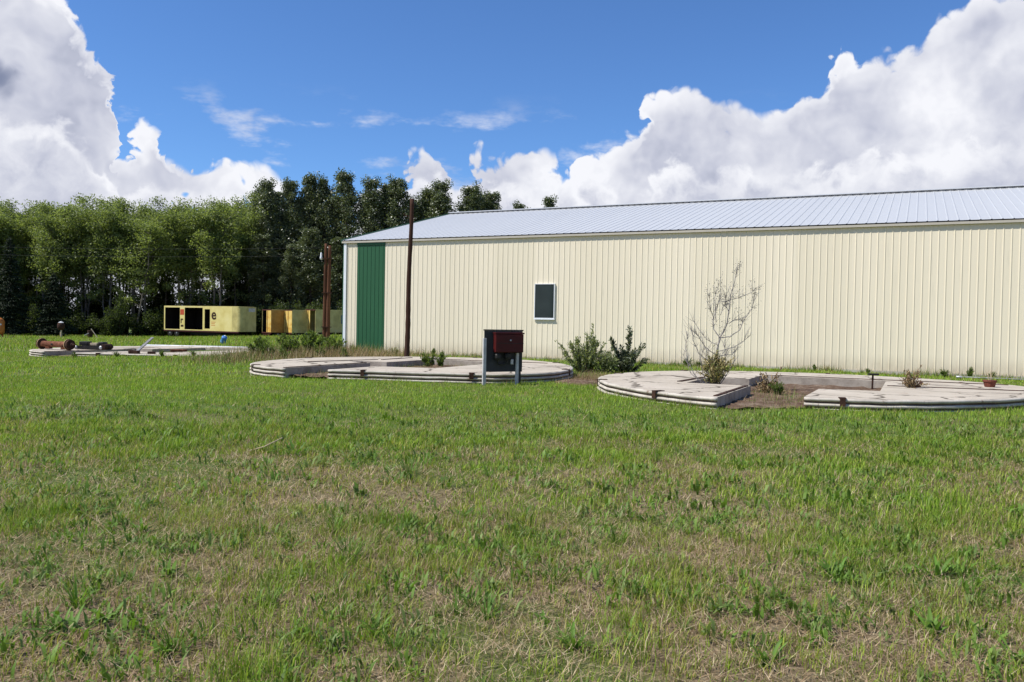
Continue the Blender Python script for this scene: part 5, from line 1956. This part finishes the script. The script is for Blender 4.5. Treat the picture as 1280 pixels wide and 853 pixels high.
LW = [leafy_weed(800 + i, 0.55, 0.28, [(0.125, 0.185, 0.04), (0.165, 0.22, 0.06), (0.09, 0.14, 0.03)], 0.036, 10) for i in range(3)]
spots = [(-9.0, 30.3, 1.1), (-8.4, 31.4, 1.5), (-7.9, 32.6, 1.6), (-7.2, 33.4, 1.3), (-8.9, 33.3, 1.5), (-9.8, 31.8, 1.2), (-10.2, 33.6, 1.3), (-7.0, 30.2, 0.9), (-6.0, 29.6, 0.7), (-8.0, 29.0, 0.8),
         (-7.6, 35.6, 1.3), (-8.6, 37.2, 1.2), (-11.0, 44.8, 1.6), (-9.9, 44.9, 1.3), (-11.6, 42.0, 1.3)]
for i, (x, y, sc) in enumerate(spots):
    plant('leafy_weed', LW[i % 3], (x, y, float(terrain(x, y))), i * 1.3, 'tall leafy green weed in the clump left of the shed corner', 'weed', 'weeds left of the shed corner', sc)
wspots = [(3.1, -0.5, 0.55), (0.9, -0.4, 0.7), (5.0, -0.4, 0.5), (15.9, -0.45, 0.55), (16.3, -0.4, 0.4), (20.3, -0.3, 0.35), (22.0, -0.3, 0.3), (24.3, -0.5, 0.5), (25.0, -0.6, 0.55), (25.6, -0.5, 0.4)]
for i, (s_, t_, sc) in enumerate(wspots):
    p = bw(s_, t_)
    plant('wall_weed', LW[i % 3], (p[0], p[1], float(terrain(p[0], p[1]))), i * 0.9, 'small green weed at the foot of the cream wall', 'weed', 'weeds along the wall foot', sc)
p = bw(10.35, -9.35, 0.11)
plant('pit_weed', LW[1], p, 0.4, 'dense green weed growing in the middle pad pit', 'weed', None, 0.85)
p = bw(10.6, -9.1, 0.11)
plant('pit_weed', LW[2], p, 1.4, 'second green weed growing in the middle pad pit', 'weed', None, 0.75)
p = bw(20.9, -13.0, 0.11)
plant('pit_weed', LW[0], p, 0.4, 'small weed in the mouth of the near pad trench', 'weed', None, 0.5)
pads_w = [(-15.6, 33.2, 0.4), (-13.7, 33.0, 0.55), (-17.0, 32.7, 0.4), (-12.6, 33.3, 0.4)]
for i, (x, y, sc) in enumerate(pads_w):
    plant('rim_weed', LW[i % 3], (x, y - 0.6, float(terrain(x, y - 0.6))), i * 2.0, 'green weed against the near rim of the far left pad', 'weed', 'weeds at the far left pad', sc)
YELLOW = [(0.40, 0.34, 0.15), (0.46, 0.39, 0.20), (0.30, 0.25, 0.10), (0.25, 0.28, 0.10)]
yw = willow(830, shoots(830, 22, 0.34, 0.25, 0.66), 0.026, YELLOW, 'straw', 55, 0.035)
plant('dry_weed_clump', yw, (4.33, 17.55, 0.28), 0.0, 'yellow dried weed clump at the base of the bare sapling', 'weed')
yw2 = willow(831, shoots(831, 16, 0.14, 0.12, 0.30), 0.02, DT, 'straw', 40, 0.02)
plant('dry_weed_clump', yw2, (8.26, 17.07, PAD_H - 0.02), 0.0, 'small reddish dry weed in a crack of the near pad', 'weed')
p = bw(20.65, -12.6, 0.03)
plant('dry_weed_clump', yw2, p, 0.0, 'dry russet weed in the near pad pit by the trench wall', 'weed', None, 1.3)

# odd sticks in the field
st_ = MB().tube([(0, 0, 0.03), (0.15, 0.05, 0.07), (0.34, 0.08, 0.17)], [0.008, 0.008, 0.005], 6)
tag(st_.build('pale_stick', M['plank'], None, True, 0, (-2.85, 9.0, float(terrain(-2.85, 9.0)))), 'pale dry stick lying in the grass left of centre', 'stick')
